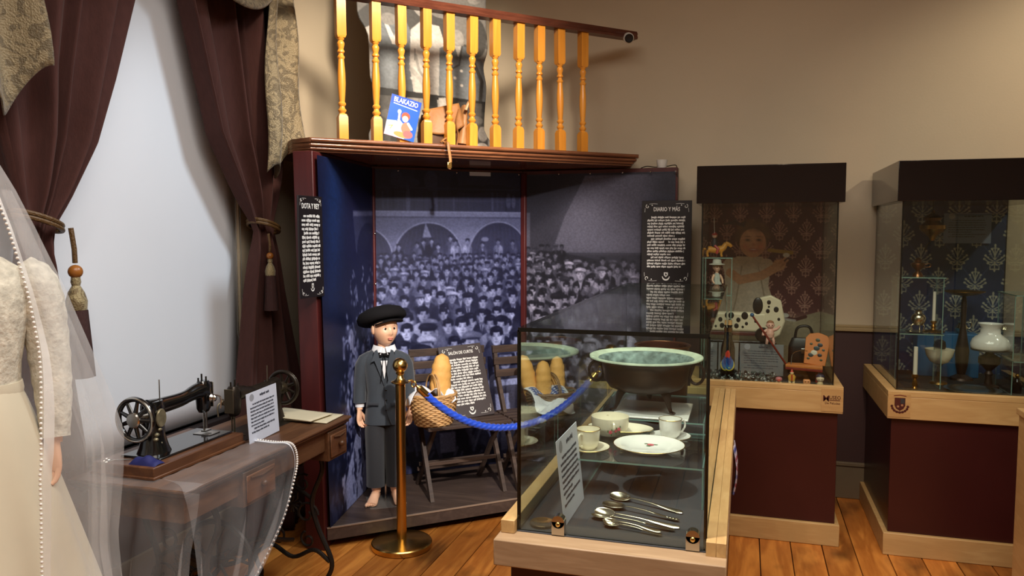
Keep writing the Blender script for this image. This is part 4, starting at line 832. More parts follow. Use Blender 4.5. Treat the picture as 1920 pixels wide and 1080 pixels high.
for i in range(i0, i1+1):
    tg = (cp[i+1]-cp[i-1]).normalized(); x = tg.cross(up).normalized(); y = x.cross(tg); tw = i*.42
    rings.append([tuple(cp[i]+(x*math.cos(a)+y*math.sin(a))*.0185*(1+.13*math.cos(4*(a-tw)))) for a in [2*PI*k/20 for k in range(20)]])
b.loft(rings); b.build('rope', M_ROPE, rp, 80)
for seg in (cp[0:i0+2], cp[i1-1:N_+1]):
    sg2 = seg if seg[0] is cp[0] else seg[::-1]
    b = MB(); b.tube([tuple(p) for p in sg2[2:]], [.006, .009]+[.019]*(len(sg2)-4), 12); b.build('end_cap', M_BRASS, rp)
    b = MB(); b.tube([tuple(sg2[0]+Vector((math.cos(a)*.012, 0, math.sin(a)*.016-.008))) for a in [2*PI*k/12 for k in range(12)]], .0035, 6, cyc=True); b.build('snap_hook', M_BRASS, rp)

# ------------------------------------------------------------------ folding slatted chairs on the platform
CA = math.atan2(.66, .751)
def chair(loc, label):
    t = thing('folding_chair', label, 'chair', loc, rz=CA, group='dark slatted folding chairs'); w = .44
    for x in (0, w):     # front legs run up to the back posts; rear legs cross them
        b = MB(); b.loft([[(x+dx, y+dy, z) for dx, dy in ((-.011, -.017), (.011, -.017), (.011, .017), (-.011, .017))] for y, z in ((-.03, 0), (.14, .33), (.285, .62), (.345, .80))]); b.build('front_leg', M_CHAIR, t, 30)
        xi = x+(.024 if x == 0 else -.024)
        b = MB(); b.loft([[(xi+dx, y+dy, z) for dx, dy in ((-.010, -.016), (.010, -.016), (.010, .016), (-.010, .016))] for y, z in ((.30, 0), (.11, .25), (-.02, .405))]); b.build('rear_leg', M_CHAIR, t, 30)
    for y in (-.075, -.01, .055, .12, .185): MB().box((-.03, y, .405), (w+.03, y+.055, .424)).build('seat_slat', M_CHAIR, t, 0, .003)
    for z, y in ((.62, .275), (.69, .302), (.76, .325)): MB().box((-.02, y-.014, z), (w+.02, y-.002, z+.045), None).build('back_slat', M_CHAIR, t, 0, .003)
    for y, z in ((.06, .17), (.19, .14), (.225, .10)): MB().box((0, y, z), (w, y+.014, z+.022)).build('stretcher', M_CHAIR, t, 0, .002)
    return t
ch1 = chair((-1.662, 3.925, .1125), 'dark slatted folding chair beside the boy mannequin, holding a text board and a basket')
u_ = Vector((math.cos(CA), math.sin(CA), 0)); v_ = Vector((-math.sin(CA), math.cos(CA), 0)); C0 = Vector((-1.662, 3.925, .1125))
def onch(x, y, z=.4245): return C0+u_*x+v_*y+Vector((0, 0, z))
c2 = C0+u_*.515-v_*.05; chair(tuple(c2), 'dark slatted folding chair behind the glass table case, holding the second bread basket')
# text board leaning on the first chair
o1 = onch(.295, .075); upv = Vector((0, 0, 1))*.90+v_*.42-u_*.17
sign_board('information_board', 'grey-brown text board leaning on the folding chair behind the bread basket', .27, .44, frame(o1, u_ + Vector((0, 0, .05)), upv), 'SALÓN DE CURTIS', 17, .0168, .0082, .026, 8, M_SIGN, (8,))

# ------------------------------------------------------------------ baskets, cloths and bread
def basket(name, label, loc, rz, r0, r1, h, mat, sy=.8, handle=True):
    t = thing(name, label, 'basket', loc, rz=rz, group='wicker bread baskets'); n = 32; rows = 15
    b = MB()
    for k in range(rows):
        f = (k+.5)/rows; r = r0+(r1-r0)*math.sin(f*PI/2); z = .004+h*f
        b.tube([((r+.0045*(1 if (i+k) % 2 else -1))*math.cos(2*PI*i/n), sy*(r+.0045*(1 if (i+k) % 2 else -1))*math.sin(2*PI*i/n), z) for i in range(n)], h/rows*.56, 6, cyc=True)
    b.build('weave', mat, t, 80)
    b = MB()
    for i in range(0, n, 2): a = 2*PI*(i+.0)/n; b.tube([(.995*(r0+(r1-r0)*math.sin(f*PI/2))*math.cos(a), .995*sy*(r0+(r1-r0)*math.sin(f*PI/2))*math.sin(a), .004+h*f) for f in (0, .33, .66, 1)], .0035, 5)
    b.build('stakes', mat, t)
    MB().lathe([(r0, 0), (r0, .006)], 32, S3(1, sy, 1)).build('bottom', mat, t)
    b = MB(); b.tube([(r1*1.01*math.cos(2*PI*i/48), sy*r1*1.01*math.sin(2*PI*i/48), h+.006+.002*math.sin(i*1.6)) for i in range(48)], .0085, 8, cyc=True); b.build('rim', mat, t)
    if handle:
        for s_ in (-.004, .004): b = MB(); b.tube([(s_*2+.02*math.cos(a)*s_*40, sy*r1*math.cos(a), h+.115*math.sin(a)) for a in [PI*i/20 for i in range(21)]], .0042, 6); b.build('handle', mat, t)
    return t
def loaf(loc, L, r, lean, label, az):
    b = MB(); rings = []; n = 18
    for i in range(23):
        f = i/22; k = (max(0, 1-abs(2*f-1)**3.2))**.5; rr = r*(.12+.88*k)*(1+.05*math.sin(i*1.9)); sc_ = 1-.10*max(0, math.sin(f*PI*5))**4
        rings.append([(rr*math.cos(a)*1.05, rr*math.sin(a)*(.80 if math.sin(a) > 0 else .88*sc_), L*f) for a in [2*PI*q/n for q in range(n)]])
    b.loft(rings); o = b.build('bread_loaf', M_BREAD, None, 80, loc=loc, rot=(lean[0], lean[1], az)); return tag(o, label, 'bread', 'crusty loaves in the baskets')
bl = onch(.03, .015); basket('bread_basket', 'pale wicker basket with one large loaf on the first folding chair', tuple(bl), CA, .100, .128, .165, M_WICK)
o = loaf(tuple(bl+Vector((0, 0, .05))+u_*.035+v_*.01), .34, .056, (math.radians(-4), math.radians(5)), 'single large golden loaf standing in the pale basket', CA)
b = MB(); b.grid(lambda u, v: ((-.165+.27*u), -.085+.15*v, .150+.045*math.sin(u*2.6+.4)+.022*math.sin(u*13+v*4)+.02*math.sin(v*7+u*5)-.05*max(0, .16-u)*4-.02*v), 36, 24)
o = b.build('napkin', M_SHIRT, None, 80, solid=.002, loc=tuple(bl), rot=(0, 0, CA)); tag(o, 'crumpled white napkin in the pale basket', 'napkin')
b2 = onch(.515+.235, -.02); basket('bread_basket', 'darker wicker basket with three loaves seen through the glass case', tuple(b2), CA, .115, .150, .125, M_WICKD, handle=True)
for x, y, L, a1, a2, lb in ((-.085, .03, .33, -4, -14, 'leftmost loaf of the darker basket, leaning left'), (-.045, .0, .29, 2, -3, 'middle loaf of the darker basket, half hidden behind its neighbour'), (.055, .02, .30, -6, 2, 'rightmost upright loaf of the darker basket')):
    loaf(tuple(b2+u_*x+v_*y+Vector((0, 0, .03))), L, .046, (math.radians(a1), math.radians(a2)), lb, CA)
cv = Cv(0, 90, 0, 60, 120, 80, (222, 224, 230))
for k in range(9): cv.poly([(8+k*8, 6), (12+k*8, 6), (12+k*8, 26), (8+k*8, 26)], (60, 84, 150), .75)
for k in range(4): cv.poly([(4, 6+k*5.4), (82, 6+k*5.4), (82, 9+k*5.4), (4, 9+k*5.4)], (44, 66, 132), .75)
def fcl(U, V):
    P = np.zeros(U.shape+(3,)); P[..., 0] = -.17+.25*U+.01*np.sin(V*6); P[..., 1] = .02-.145*np.minimum(V*1.5, 1)-.03*V; P[..., 2] = .155-.10*V**1.3+.016*np.sin(U*9+V*3)-.02*U*V; return P
o = print_obj('checked_napkin', cv, fcl, None, printmat('checked_cotton', .8, .2), solid=.002); o.location = b2; o.rotation_euler = (0, 0, CA); tag(o, 'white napkin with blue check hanging over the darker basket', 'napkin')
#@@PART4
# ================================================================== glass table case in the foreground
def pane(parent, lo, hi, name='glass_pane', edge=True, em=None):
    """glass slab with dark polished edges"""
    b = MB(); b.box(lo, hi); d = [hi[i]-lo[i] for i in range(3)]; k = d.index(min(d))
    big = {0: (3, 5), 1: (2, 4), 2: (0, 1)}[k]       # faces of the thin axis are clear, the rest is edge
    for i in range(6): b.m[i] = 0 if i in big else 1
    return b.build(name, [M_GLASS, em or M_EDGE], parent, 0)
gc = thing('table_case', 'long glass table case on a pale oak tray in the foreground', 'display case', (-.323, 2.9, 0), group='glass display cases', world=True)
MB().box((-.585, 1.93, 0), (-.06, 3.9, .73)).build('pedestal', M_BURG, gc, bevel=.003)
b = MB(); b.box((-.618, 1.88, .73), (-.028, 3.95, .80)); b.build('tray', wood('grey_oak', (178, 150, 118), (150, 122, 92), (2, 12, 12), .45, .03, .15), gc, bevel=.003)
MB().box((-.613, 1.93, .80), (-.575, 3.93, .836)).build('side_rail', M_LIGHTW, gc, bevel=.002)
MB().box((-.0785, 1.93, .80), (-.0545, 3.93, .836)).build('side_rail', M_LIGHTW, gc, bevel=.0006); MB().box((-.0540, 1.93, .80), (-.030, 3.93, .836)).build('side_rail', M_LIGHTW, gc, bevel=.0006)
MB().box((-.572, 3.915, .80), (-.08, 3.94, .836)).build('back_rail', M_LIGHTWX, gc, bevel=.002)
MB().box((-.573, 1.95, .7995), (-.078, 3.91, .8025)).build('felt_floor', M_FELT, gc, 0)
g0, g1, gy0, gy1, gz0, gz1 = -.572, -.080, 1.955, 3.90, .803, 1.345
pane(gc, (g0, gy0, gz0), (g1, gy0+.006, gz1)); pane(gc, (g0, gy0+.0065, gz0), (g0+.006, gy1-.0065, gz1)); pane(gc, (g1-.006, gy0+.0065, gz0), (g1, gy1-.0065, gz1)); pane(gc, (g0, gy1-.006, gz0), (g1, gy1, gz1)); pane(gc, (g0, gy0, gz1+.0003), (g1, gy1, gz1+.007), 'glass_lid')
for x, y in ((g0, gy0), (g1, gy0)): MB().box((x-.002, y-.002, gz0), (x+.003, y+.006, gz1)).build('corner_seam', M_EDGE, gc, 0)
MB().box((g0, gy0-.002, gz1-.004), (g1, gy0+.002, gz1+.007)).build('lid_seam', M_EDGE, gc, 0)
for x in (-.46, -.112):
    b = MB(); b.box((x-.017, gy0-.008, .803), (x+.017, gy0+.016, .838)); b.lathe([(.017, -.008), (.017, .016)], 20, T(x, gy0, .838) @ RX(-PI/2)); c = b.build('glass_clamp', M_CHROME, gc, 30)
    MB().ball((x, gy0-.009, .832), (.007, .005, .007), 10, 8).build('clamp_screw', M_BRASS, c)
# acrylic shelves inside
def shelf(parent, x0, x1, y0, y1, z, zf, name='acrylic_shelf'):
    b = MB(); b.box((x0, y0, z-.005), (x1, y1, z)); b.m = [0, 0, 1, 1, 1, 1]; s_ = b.build(name, [M_ACR, M_EDGEG], parent, 0)
    for x in (x0+.004, x1-.004):
        b = MB(); b.box((x-.002, y0+.03, zf), (x+.002, y1-.01, z-.005)); b.m = [1, 1, 1, 0, 1, 0]; b.build('shelf_leg', [M_ACR, M_EDGEG], s_, 0)
    return s_
sh = shelf(None, -.47, -.10, 2.22, 2.62, .932, .8026); tag(sh, 'low clear acrylic riser carrying the porcelain', 'shelf')
sh2 = shelf(None, -.50, -.12, 2.655, 3.10, .958, .8026); tag(sh2, 'clear acrylic riser under the footed copper basin', 'shelf')
o = MB().box((-.44, 2.66, .9582), (-.175, 2.93, .966)).build('white_tray', M_CERAM, None, 40, .003); tag(o, 'shiny white plastic sheet under the footed basin', 'tray')
# footed basin
bz = thing('footed_basin', 'dark bronze footed basin with green-patinated bowl and ring handles', 'basin', (-.338, 2.81, .9665))
prof = [(.001, .072), (.09, .074), (.125, .085), (.143, .11), (.150, .15), (.155, .172), (.188, .186), (.200, .190)]
MB().lathe([(.001, .066), (.10, .068), (.132, .08), (.150, .108), (.157, .15), (.160, .168), (.192, .180), (.203, .187)], 64, cap=False).build('bowl', M_BRAZ, bz, 80)
MB().lathe([(.2035, .186), (.2035, .1915), (.196, .193), (.186, .1895), (.172, .1825)], 64, cap=False).build('rim', M_PATR, bz, 80)
b = MB(); b.lathe([(.173, .183), (.156, .174), (.149, .14), (.14, .105), (.12, .088), (.001, .080)], 64, cap=False); b.build('bowl_lining', M_PATIN, bz, 80)
for a in (PI*1.04, PI*.02):
    c, s_ = math.cos(a), math.sin(a); b = MB(); b.tube([((.180+.026*math.cos(q))*c+s_*.010*math.sin(q), (.180+.026*math.cos(q))*s_, .130+.036*math.sin(q)) for q in [2*PI*i/24 for i in range(24)]], .0055, 8, cyc=True, M=RZ(.0)); b.build('ring_handle', M_BRAZ, bz)
    MB().ball((.163*c, .163*s_, .162), .012, 10, 8).build('handle_lug', M_BRAZ, bz)
for a in (PI*1.22, PI*1.78, PI*.5):
    c, s_ = math.cos(a), math.sin(a); b = MB(); b.tube([(r*c, r*s_, z) for r, z in ((.085, .085), (.108, .06), (.120, .025), (.128, .008), (.146, .006))], [.026, .020, .011, .008, .007], 8, sq=.5); b.build('foot', M_BRAZ, bz)
rp2 = thing('copper_pan', 'round dark copper pan behind the footed basin', 'pan', (-.33, 3.32, .803))
MB().lathe([(.001, 0), (.07, .0), (.09, .01), (.105, .06), (.112, .315), (.118, .32), (.114, .325), (.106, .32), (.098, .06), (.001, .015)], 48).build('pan_body', pm('dark_red_copper', (70, 36, 28), .35, .7, noise=.2, nscale=14), rp2, 50)
MB().tube([(.117*math.cos(2*PI*i/48), .117*math.sin(2*PI*i/48), .323) for i in range(48)], .003, 6, cyc=True).build('rim', M_COPPER, rp2)
# porcelain
def plate(name, label, loc, r, mat, cat='plate', h=.02, sx=1, sy=1, group=None, rim=True):
    t = thing(name, label, cat, loc, group=group)
    MB().lathe([(.001, 0), (r*.5, 0), (r*.56, .002), (r*.68, h*.55), (r, h), (r*1.0, h+.0025), (r*.68, h*.55+.004), (r*.54, .006), (.001, .005)], 56, S3(sx, sy, 1)).build('dish', mat, t, 60)
    if rim: MB().tube([(r*sx*math.cos(2*PI*i/56), r*sy*math.sin(2*PI*i/56), h+.0015) for i in range(56)], .0013, 5, cyc=True).build('gilt_rim', M_GILT, t)
    return t
def flower(parent, M, s):
    pk = pm('pink_rose_glaze', (206, 92, 104), .3); gn = pm('leaf_green_glaze', (80, 112, 66), .3)
    for i in range(6): a = i*PI/3; MB().ball((.007*s*math.cos(a), .007*s*math.sin(a), 0), (.006*s, .006*s, .0008), 8, 5, M).build('painted_petal', pk, parent)
    for a in (.3, 2.6, 4.4): MB().ball((.017*s*math.cos(a), .017*s*math.sin(a), 0), (.009*s, .004*s, .0006), 8, 5, M @ T(0, 0, 0)).build('painted_leaf', gn, parent)
p = plate('dinner_plate', 'large white plate with a small painted pink rose', (-.272, 2.365, .9323), .108, M_CERAM); flower(p, T(0, .045, .0072), .9)
def cup(label, loc, r, h, saucer_label, hand_a, mat=M_CERAM):
    s = plate('saucer', saucer_label, loc, .066, mat, 'saucer', .012, group='saucers under the cups')
    t = thing('cup', label, 'cup', (loc[0], loc[1], loc[2]+.0062), rz=hand_a, group='porcelain cups')
    MB().lathe([(r*.62, 0), (r*.64, .004), (r*.86, .012), (r*.94, .03), (r, h), (r*.96, h), (r*.90, .03), (r*.8, .014), (.001, .010)], 36).build('cup_body', mat, t, 60)
    MB().tube(spl([(r*.95, 0, h*.80), (r*1.35, 0, h*.85), (r*1.5, 0, h*.55), (r*1.2, 0, h*.28), (r*.9, 0, h*.25)], 4), .0032, 7).build('cup_handle', mat, t)
    MB().tube([(r*math.cos(2*PI*i/36), r*math.sin(2*PI*i/36), h) for i in range(36)], .0012, 5, cyc=True).build('gilt_rim', M_GILT, t); return t
cup('porcelain cup on the left of the acrylic riser, handle to the front', (-.452, 2.315, .9323), .037, .062, 'saucer under the left porcelain cup', -PI*.62, M_CREAM)
cup('porcelain cup on the right of the acrylic riser, behind the white plate', (-.222, 2.52, .9323), .037, .062, 'saucer under the right porcelain cup', PI*.2)
pl_ = plate('serving_platter', 'oval cream platter under the soup bowl', (-.385, 2.525, .9323), .085, M_CREAM, 'platter', .026, sx=1.28, sy=.8)
t = thing('soup_bowl', 'cream porcelain soup bowl with painted sprigs, standing on the oval platter', 'bowl', (-.415, 2.50, .939))
MB().lathe([(.036, 0), (.04, .004), (.054, .012), (.060, .03), (.062, .062), (.060, .062), (.057, .03), (.05, .015), (.001, .012)], 44).build('bowl_body', M_CREAM, t, 60)
for sg in (-1, 1): MB().tube(spl([(sg*.058, -.0, .05), (sg*.074, 0, .052), (sg*.076, 0, .034), (sg*.058, 0, .028)], 4), .004, 7, M=RZ(-1.25)).build('bowl_handle', M_CREAM, t)
for a in (4.9, 5.15, 5.35): flower(t, RZ(a) @ T(.0615, 0, .022+.02*(a-4.9)) @ RY(PI/2), .5)
# spoons
def spoon(label, p0, p1, bw, bl, roll=0, deco=False):
    p0 = Vector(p0); p1 = Vector(p1); d = p1-p0; L = d.length; az = math.atan2(d.y, d.x)
    t = thing('spoon', label, 'spoon', tuple(p0), rot=(roll, 0, az), group='silver spoons on the dark felt')
    b = MB(); n = 10; rings = []
    def bf(u, v):
        a = u*2-1; w = bw*math.sqrt(max(0, 1-a*a))*(1+.12*a*-1); k = (v*2-1); dp = (1-a*a)*(1-k*k)
        return (bl*u, w*k, .011-.009*dp+.001*abs(a))
    b.grid(bf, 18, 12); b.build('bowl', M_SILVER, t, 80, solid=.0014)
    pts = [(bl*.97, 0, .011), (bl*1.15, 0, .014), (bl+(L-bl)*.4, 0, .013), (bl+(L-bl)*.75, 0, .007), (L, 0, .005)]; q = spl(pts, 6)
    h = MB(); rr = [float(np.interp(i/(len(q)-1), (0, .15, .5, .75, .93, 1), (.0045, .0026, .003, .0058, .0075, .004))) for i in range(len(q))]
    rings = [[(x+0, rr[i]*sy, z+sz*.0016) for sy, sz in ((-1, -.4), (-.6, -1), (.6, -1), (1, -.4), (1, .4), (.6, 1), (-.6, 1), (-1, .4))] for i, (x, y, z) in enumerate(q)]
    h.loft(rings); hd = h.build('handle', M_SILVER, t, 60)
    if deco:
        for k in range(6): MB().ball((L-.008-.009*k, 0, .0078), (.0042, .0055-.0004*k, .0016), 8, 6).build('chased_boss', M_SILVER, hd)
    return t
zf = .8034; k_ = .952
for lb, a, c, bw, bl, ro, de in (('large silver spoon at the back of the fan, bowl tilted away', (-.375, 2.285), (-.155, 2.20), .020, .070, .35, False), ('broad chased silver spoon, second from the back', (-.385, 2.20), (-.160, 2.135), .024, .072, 0, True),
     ('silver spoon in the middle of the fan with a long plain handle', (-.395, 2.135), (-.155, 2.085), .018, .062, .45, False), ('silver spoon with a flared handle end, second from the front', (-.40, 2.095), (-.165, 2.058), .016, .058, -.1, False), ('small silver teaspoon nearest the glass front', (-.355, 2.045), (-.195, 2.015), .0135, .045, 0, False), ('slim silver teaspoon just behind the front teaspoon', (-.36, 2.068), (-.20, 2.04), .013, .045, .3, False)):
    spoon(lb, (a[0], a[1], zf), (c[0], c[1], zf), bw, bl, ro, de)
plate('silver_dish', 'small silver dish in the front left corner of the glass case', (-.517, 2.005, .8032), .034, M_SILVER, 'dish', .007, rim=False)
# cards
def card(name, label, M, w, h, seed, n, title=True, mat=None, holder=False):
    loc = M.translation; t = thing(name, label, 'card', tuple(loc), group='white caption cards', world=True)
    MB().box((-w/2, 0, -.0015), (w/2, h, 0), M).build('sheet', mat or M_CARD, t, 0)
    pseudo_text(t, M @ T(0, 0, .0002), -w*.12, w*.38, h*.895, 1, .01, h*.036, M_INK, seed+9, name='title_text')
    pseudo_text(t, M @ T(0, 0, .0002), -w*.40, w*.40, h*.76, n, h*.62/n, h*.022, M_INK, seed, (n-2,))
    b = MB(); b.lathe([(.001, 0), (w*.07, 0), (w*.07, .0004), (.001, .0004)], 20, M @ T(-w*.33, h*.9, .0002)); b.build('stamp', pm('grey_stamp', (150, 152, 160), .7), t, 0); return t
card('caption_card', 'white caption card leaning inside the left of the glass table case', frame((-.452, 2.125, .8035), (.004, .26, .0), (-.11, 0, 1)), .245, .235, 3, 9)
# striped cloth on the right side of the tray
cv = Cv(0, 20, 0, 60, 20, 60, (196, 196, 222)); 
for k in range(6): cv.poly([(0, k*11), (20, k*11+4), (20, k*11+9), (0, k*11+5)], random.choice([(70, 84, 170), (150, 70, 90), (110, 120, 190)]))
o = print_obj('striped_cloth', cv, lambda U, V: np.stack([-.0275+.012*np.sin(V*3.1)+.004*np.sin(U*9), 2.95+.14*U+.03*V, .80-.185*V-.02*np.sin(U*3)], -1), None, printmat('checked_cotton'), solid=.002); tag(o, 'small blue and white striped cloth hanging on the side of the glass case', 'cloth')

# ================================================================== tall cabinets along the back wall
def cabinet(label, x0, x1, y0, y1, back_fn, nx, ny, cvb):
    t = thing('display_cabinet', label, 'display case', ((x0+x1)/2, (y0+y1)/2, 0), group='glass display cases', world=True)
    MB().box((x0, y0, 0), (x1, y1, .112)).build('plinth', M_LIGHTWX, t, bevel=.003)
    MB().box((x0+.022, y0+.022, .112), (x1-.022, y1, .69)).build('pedestal', M_BURG, t, bevel=.002)
    b = MB(); b.box((x0, y0, .69), (x1, y1, .80)); b.box((x0, y0, .80), (x1, y0+.042, .828)); b.box((x0, y0+.042, .80), (x0+.042, y1, .828)); b.box((x1-.042, y0+.042, .80), (x1, y1, .828)); tr = b.build('tray', M_LIGHTWX, t, bevel=.0025)
    MB().box((x0+.043, y0+.043, .8005), (x1-.043, y1-.02, .803)).build('felt_floor', pm('black_felt_floor', (20, 18, 20), .9), t, 0)
    a0, a1, b0, b1 = x0+.044, x1-.044, y0+.044, y1-.022
    pane(t, (a0, b0, .804), (a1, b0+.005, 1.757)); pane(t, (a0, b0+.0055, .804), (a0+.005, b1, 1.757)); pane(t, (a1-.005, b0+.0055, .804), (a1, b1, 1.757))
    for x in (a0+.002, a1-.002): MB().box((x-.0035, b0-.0015, .804), (x+.0035, b0+.006, 1.757)).build('corner_seam', M_EDGE, t, 0)
    b = MB(); b.box((x0+.016, y0+.016, 1.757), (x1-.016, y1, 1.952)); b.build('hood', M_BLACKG, t, bevel=.002)
    MB().box((a0, b1+.002, .804), (a1, b1+.016, 1.757)).build('back_board', M_BURG, t, 0)
    print_obj('backdrop', cvb, plane_fn((a0+.006, b1+.0005, 1.757), (a1-.006, b1+.0005, 1.757), (a0+.006, b1+.0005, .804)), t, printmat('wallpaper_print', .6, .25))
    return t, tr
def motif(cv, cx, cy, w, h, col, al=.9):
    """damask ornament of width w and height h"""
    f = lambda x, y: (cx+x*w/2, cy-y*h/2); lw = w*.055
    for sg in (-1, 1):
        for x0_, y0_, x1_, y1_, x2_, y2_ in ((0, .15, .28, -.1, .5, -.45), (0, .3, .5, .1, .85, -.15), (0, .35, .55, .32, .95, .1), (0, -.1, .15, -.4, .28, -.62), (0, .45, .4, .5, .62, .40)):
            cv.line([f(sg*x0_, y0_), f(sg*x1_, y1_), f(sg*x2_, y2_)], lw, col, al); cv.ell(*f(sg*x2_, y2_), lw*1.1, lw*1.1, col, al)
        cv.line([f(sg*.1, .5), f(sg*.42, .6), f(sg*.38, .84), f(sg*.12, .82)], lw, col, al); cv.line([f(sg*.12, .82), f(0, .98)], lw, col, al); cv.ell(*f(sg*.62, -.02), w*.06, h*.028, col, al); cv.ell(*f(sg*.42, -.24), w*.05, h*.03, col, al)
    cv.line([f(0, -.95), f(0, .95)], lw, col, al); cv.ell(*f(0, -.86), w*.05, h*.06, col, al); cv.ell(*f(0, -.68), w*.10, h*.035, col, al*.8); cv.line([f(-.35, .34), f(.35, .34)], lw*1.3, col, al)
# backdrop of the toy cabinet: burgundy damask and a large print of a toddler in a white dress
X0, X1, Z0, Z1 = -.222, .445, .804, 1.757
cv = Cv(X0, X1, Z1, Z0, 240, 343, (88, 38, 44)); 
for i in range(-1, 6):
    for j in range(8): motif(cv, X0+.03+i*.156+(.078 if j % 2 else 0), 1.73-j*.108, .092, .135, (196, 150, 132), .7)
cv.poly([(X0, 1.085), (.16, 1.05), (X1, 1.135), (X1, Z0), (X0, Z0)], (150, 136, 110)); cv.blob(.35, 1.05, .12, .06, (176, 162, 132), .7); cv.blob(0, .9, .3, .06, (110, 98, 80), .7)
cv.line([(.13, 1.16), (.2, 1.1), (.3, 1.08), (.36, 1.1)], .02, (70, 24, 26)); cv.line([(.15, 1.13), (.22, 1.085), (.3, 1.075)], .014, (200, 196, 186), .8); cv.ell(.24, 1.105, .025, .014, (206, 200, 190))
gx, gz = .03, 1.555
cv.poly([(-.13, 1.42), (-.05, 1.46), (.10, 1.46), (.15, 1.40), (.14, 1.28), (.22, 1.05), (-.17, 1.05), (-.12, 1.28)], (206, 186, 162)); cv.blob(.05, 1.3, .05, .12, (226, 208, 186), .7); cv.line([(-.02, 1.40), (-.05, 1.2), (-.08, 1.07)], .008, (170, 148, 124)); cv.line([(.08, 1.40), (.12, 1.2), (.16, 1.07)], .008, (170, 148, 124))
cv.ell(-.085, 1.40, .05, .055, (214, 194, 170)); cv.ell(.125, 1.40, .045, .05, (214, 194, 170)); 
cv.line([(-.09, 1.36), (-.03, 1.315), (.10, 1.345), (.19, 1.40)], .052, (206, 150, 112)); cv.ell(.20, 1.41, .038, .034, (214, 160, 122)); cv.line([(.20, 1.42), (.24, 1.46)], .013, (206, 150, 112)); cv.line([(.21, 1.40), (.25, 1.44)], .012, (196, 140, 104))
cv.line([(.14, 1.50), (.27, 1.485)], .022, (176, 140, 62)); cv.ell(.24, 1.47, .02, .014, (222, 214, 200))
cv.ell(gx+.01, gz+.025, .098, .098, (104, 70, 48))
for k in range(26): a_ = k*.42; cv.blob(gx+.01+.092*math.cos(a_), gz+.03+.09*math.sin(a_)*(1 if math.sin(a_) > -.3 else .4), .02, .018, (128, 88, 60) if k % 2 else (84, 54, 38), .8)
cv.ell(gx+.012, gz-.012, .078, .088, (214, 158, 122)); cv.blob(gx+.06, gz-.02, .025, .06, (176, 116, 84), .6); cv.blob(gx-.01, gz+.03, .04, .03, (226, 176, 142), .6)
cv.blob(gx-.01, gz+.085, .05, .018, (112, 76, 52), .9); cv.blob(gx+.05, gz+.075, .03, .018, (100, 66, 46), .9)
cv.poly([(gx-.13, gz+.10), (gx-.10, gz+.135), (gx-.065, gz+.11), (gx-.03, gz+.125), (gx-.04, gz+.085), (gx-.075, gz+.095)], (70, 44, 42)); cv.line([(gx-.16, gz+.105), (gx-.10, gz+.115)], .012, (70, 44, 42))
for sg in (-1, 1): cv.blob(gx+.014+sg*.033, gz+.006, .013, .007, (58, 36, 28), .95); cv.blob(gx+.014+sg*.033, gz+.027, .018, .004, (120, 78, 56), .8); cv.blob(gx+.012+sg*.046, gz-.035, .02, .016, (222, 134, 110), .6)
cv.blob(gx+.016, gz-.022, .010, .008, (186, 122, 92), .8); cv.blob(gx+.016, gz-.054, .026, .010, (164, 66, 60), .95); cv.blob(gx+.016, gz-.052, .018, .004, (240, 230, 220), .9)
cv.noise(.06, 3)
cab, tr = cabinet('cabinet of old toys with burgundy damask back and toddler print', -.266, .489, 4.17, 4.972, None, 0, 0, cv)
# plaque with the museum lettering
pq = MB().box((.385, 4.1675, .70), (.4885, 4.1699, .815)).build('plaque', wood('plaque_oak', (198, 160, 106), (180, 140, 90), (2, 12, 12), .4, .02, .1), cab, 0)
dk = pm('engraved_brown', (74, 26, 22), .5); L0 = Vector(cab.location)
text_mesh('lettering', 'M', .044, dk, pq, T(*(Vector((.408, 4.1672, .752))-L0)) @ RX(PI/2), bold=.0003)
text_mesh('lettering', 'USEO', .026, dk, pq, T(*(Vector((.450, 4.1672, .764))-L0)) @ RX(PI/2), sx=.85, bold=.0002)
text_mesh('lettering', 'De Peludez', .0165, dk, pq, T(*(Vector((.438, 4.1672, .738))-L0)) @ RX(PI/2), sx=.95, bold=0)
MB().box((.424, 4.1670, .756), (.474, 4.1674, .7595)).build('rule', dk, pq, 0)
# oil-lamp cabinet: blue damask
X0, X1 = .735, 1.40
cv = Cv(X0, X1, Z1, Z0, 260, 372, (40, 52, 84))
for i in range(-1, 6):
    for j in range(8): motif(cv, X0+.045+i*.19+(.095 if j % 2 else 0), 1.735-j*.135, .112, .158, (166, 166, 150), .85)
for i in range(-1, 6):
    for j in range(8): cx, cz = X0+.14+i*.19+(.095 if j % 2 else 0), 1.735-j*.135; cv.line([(cx-.085, cz), (cx, cz+.12), (cx+.085, cz)], .005, (58, 74, 116), .7)
cv.noise(.07, 3)
cab2, tr2 = cabinet('cabinet of lamps and brassware with blue damask back', .688, 1.445, 4.14, 4.972, None, 0, 0, cv)
pq = MB().box((.690, 4.1375, .70), (.79, 4.1399, .815)).build('plaque', MATS['plaque_oak'], cab2, 0)
sb = frame((.742, 4.1372, .708), (1, 0, 0), (0, 0, 1))
MB().prism([(-.024, .088), (.024, .088), (.024, .05), (.016, .034), (0, .024), (-.016, .034), (-.024, .05)], 0, .0008, sb).build('shield', dk, pq, 0)
MB().prism([(.002, .084), (.021, .084), (.021, .06), (.002, .06)], .0009, .0013, sb).build('shield_quarter', pm('crest_slate', (52, 52, 56), .5), pq, 0)
for cx, cz in ((-.008, .045), (.010, .052)): MB().lathe([(.0055, .0009), (.0055, .0013)], 12, sb @ T(cx, cz, 0)).build('shield_charge', pm('crest_tan', (166, 120, 84), .5), pq, 0)
MB().tube([(.036*math.cos(a), .05+.034*math.sin(a), .001) for a in [PI*.98+i*PI*1.04/18 for i in range(19)]], [.003+.0035*(i % 2) for i in range(19)], 6, sb, sq=.15).build('laurel', dk, pq)
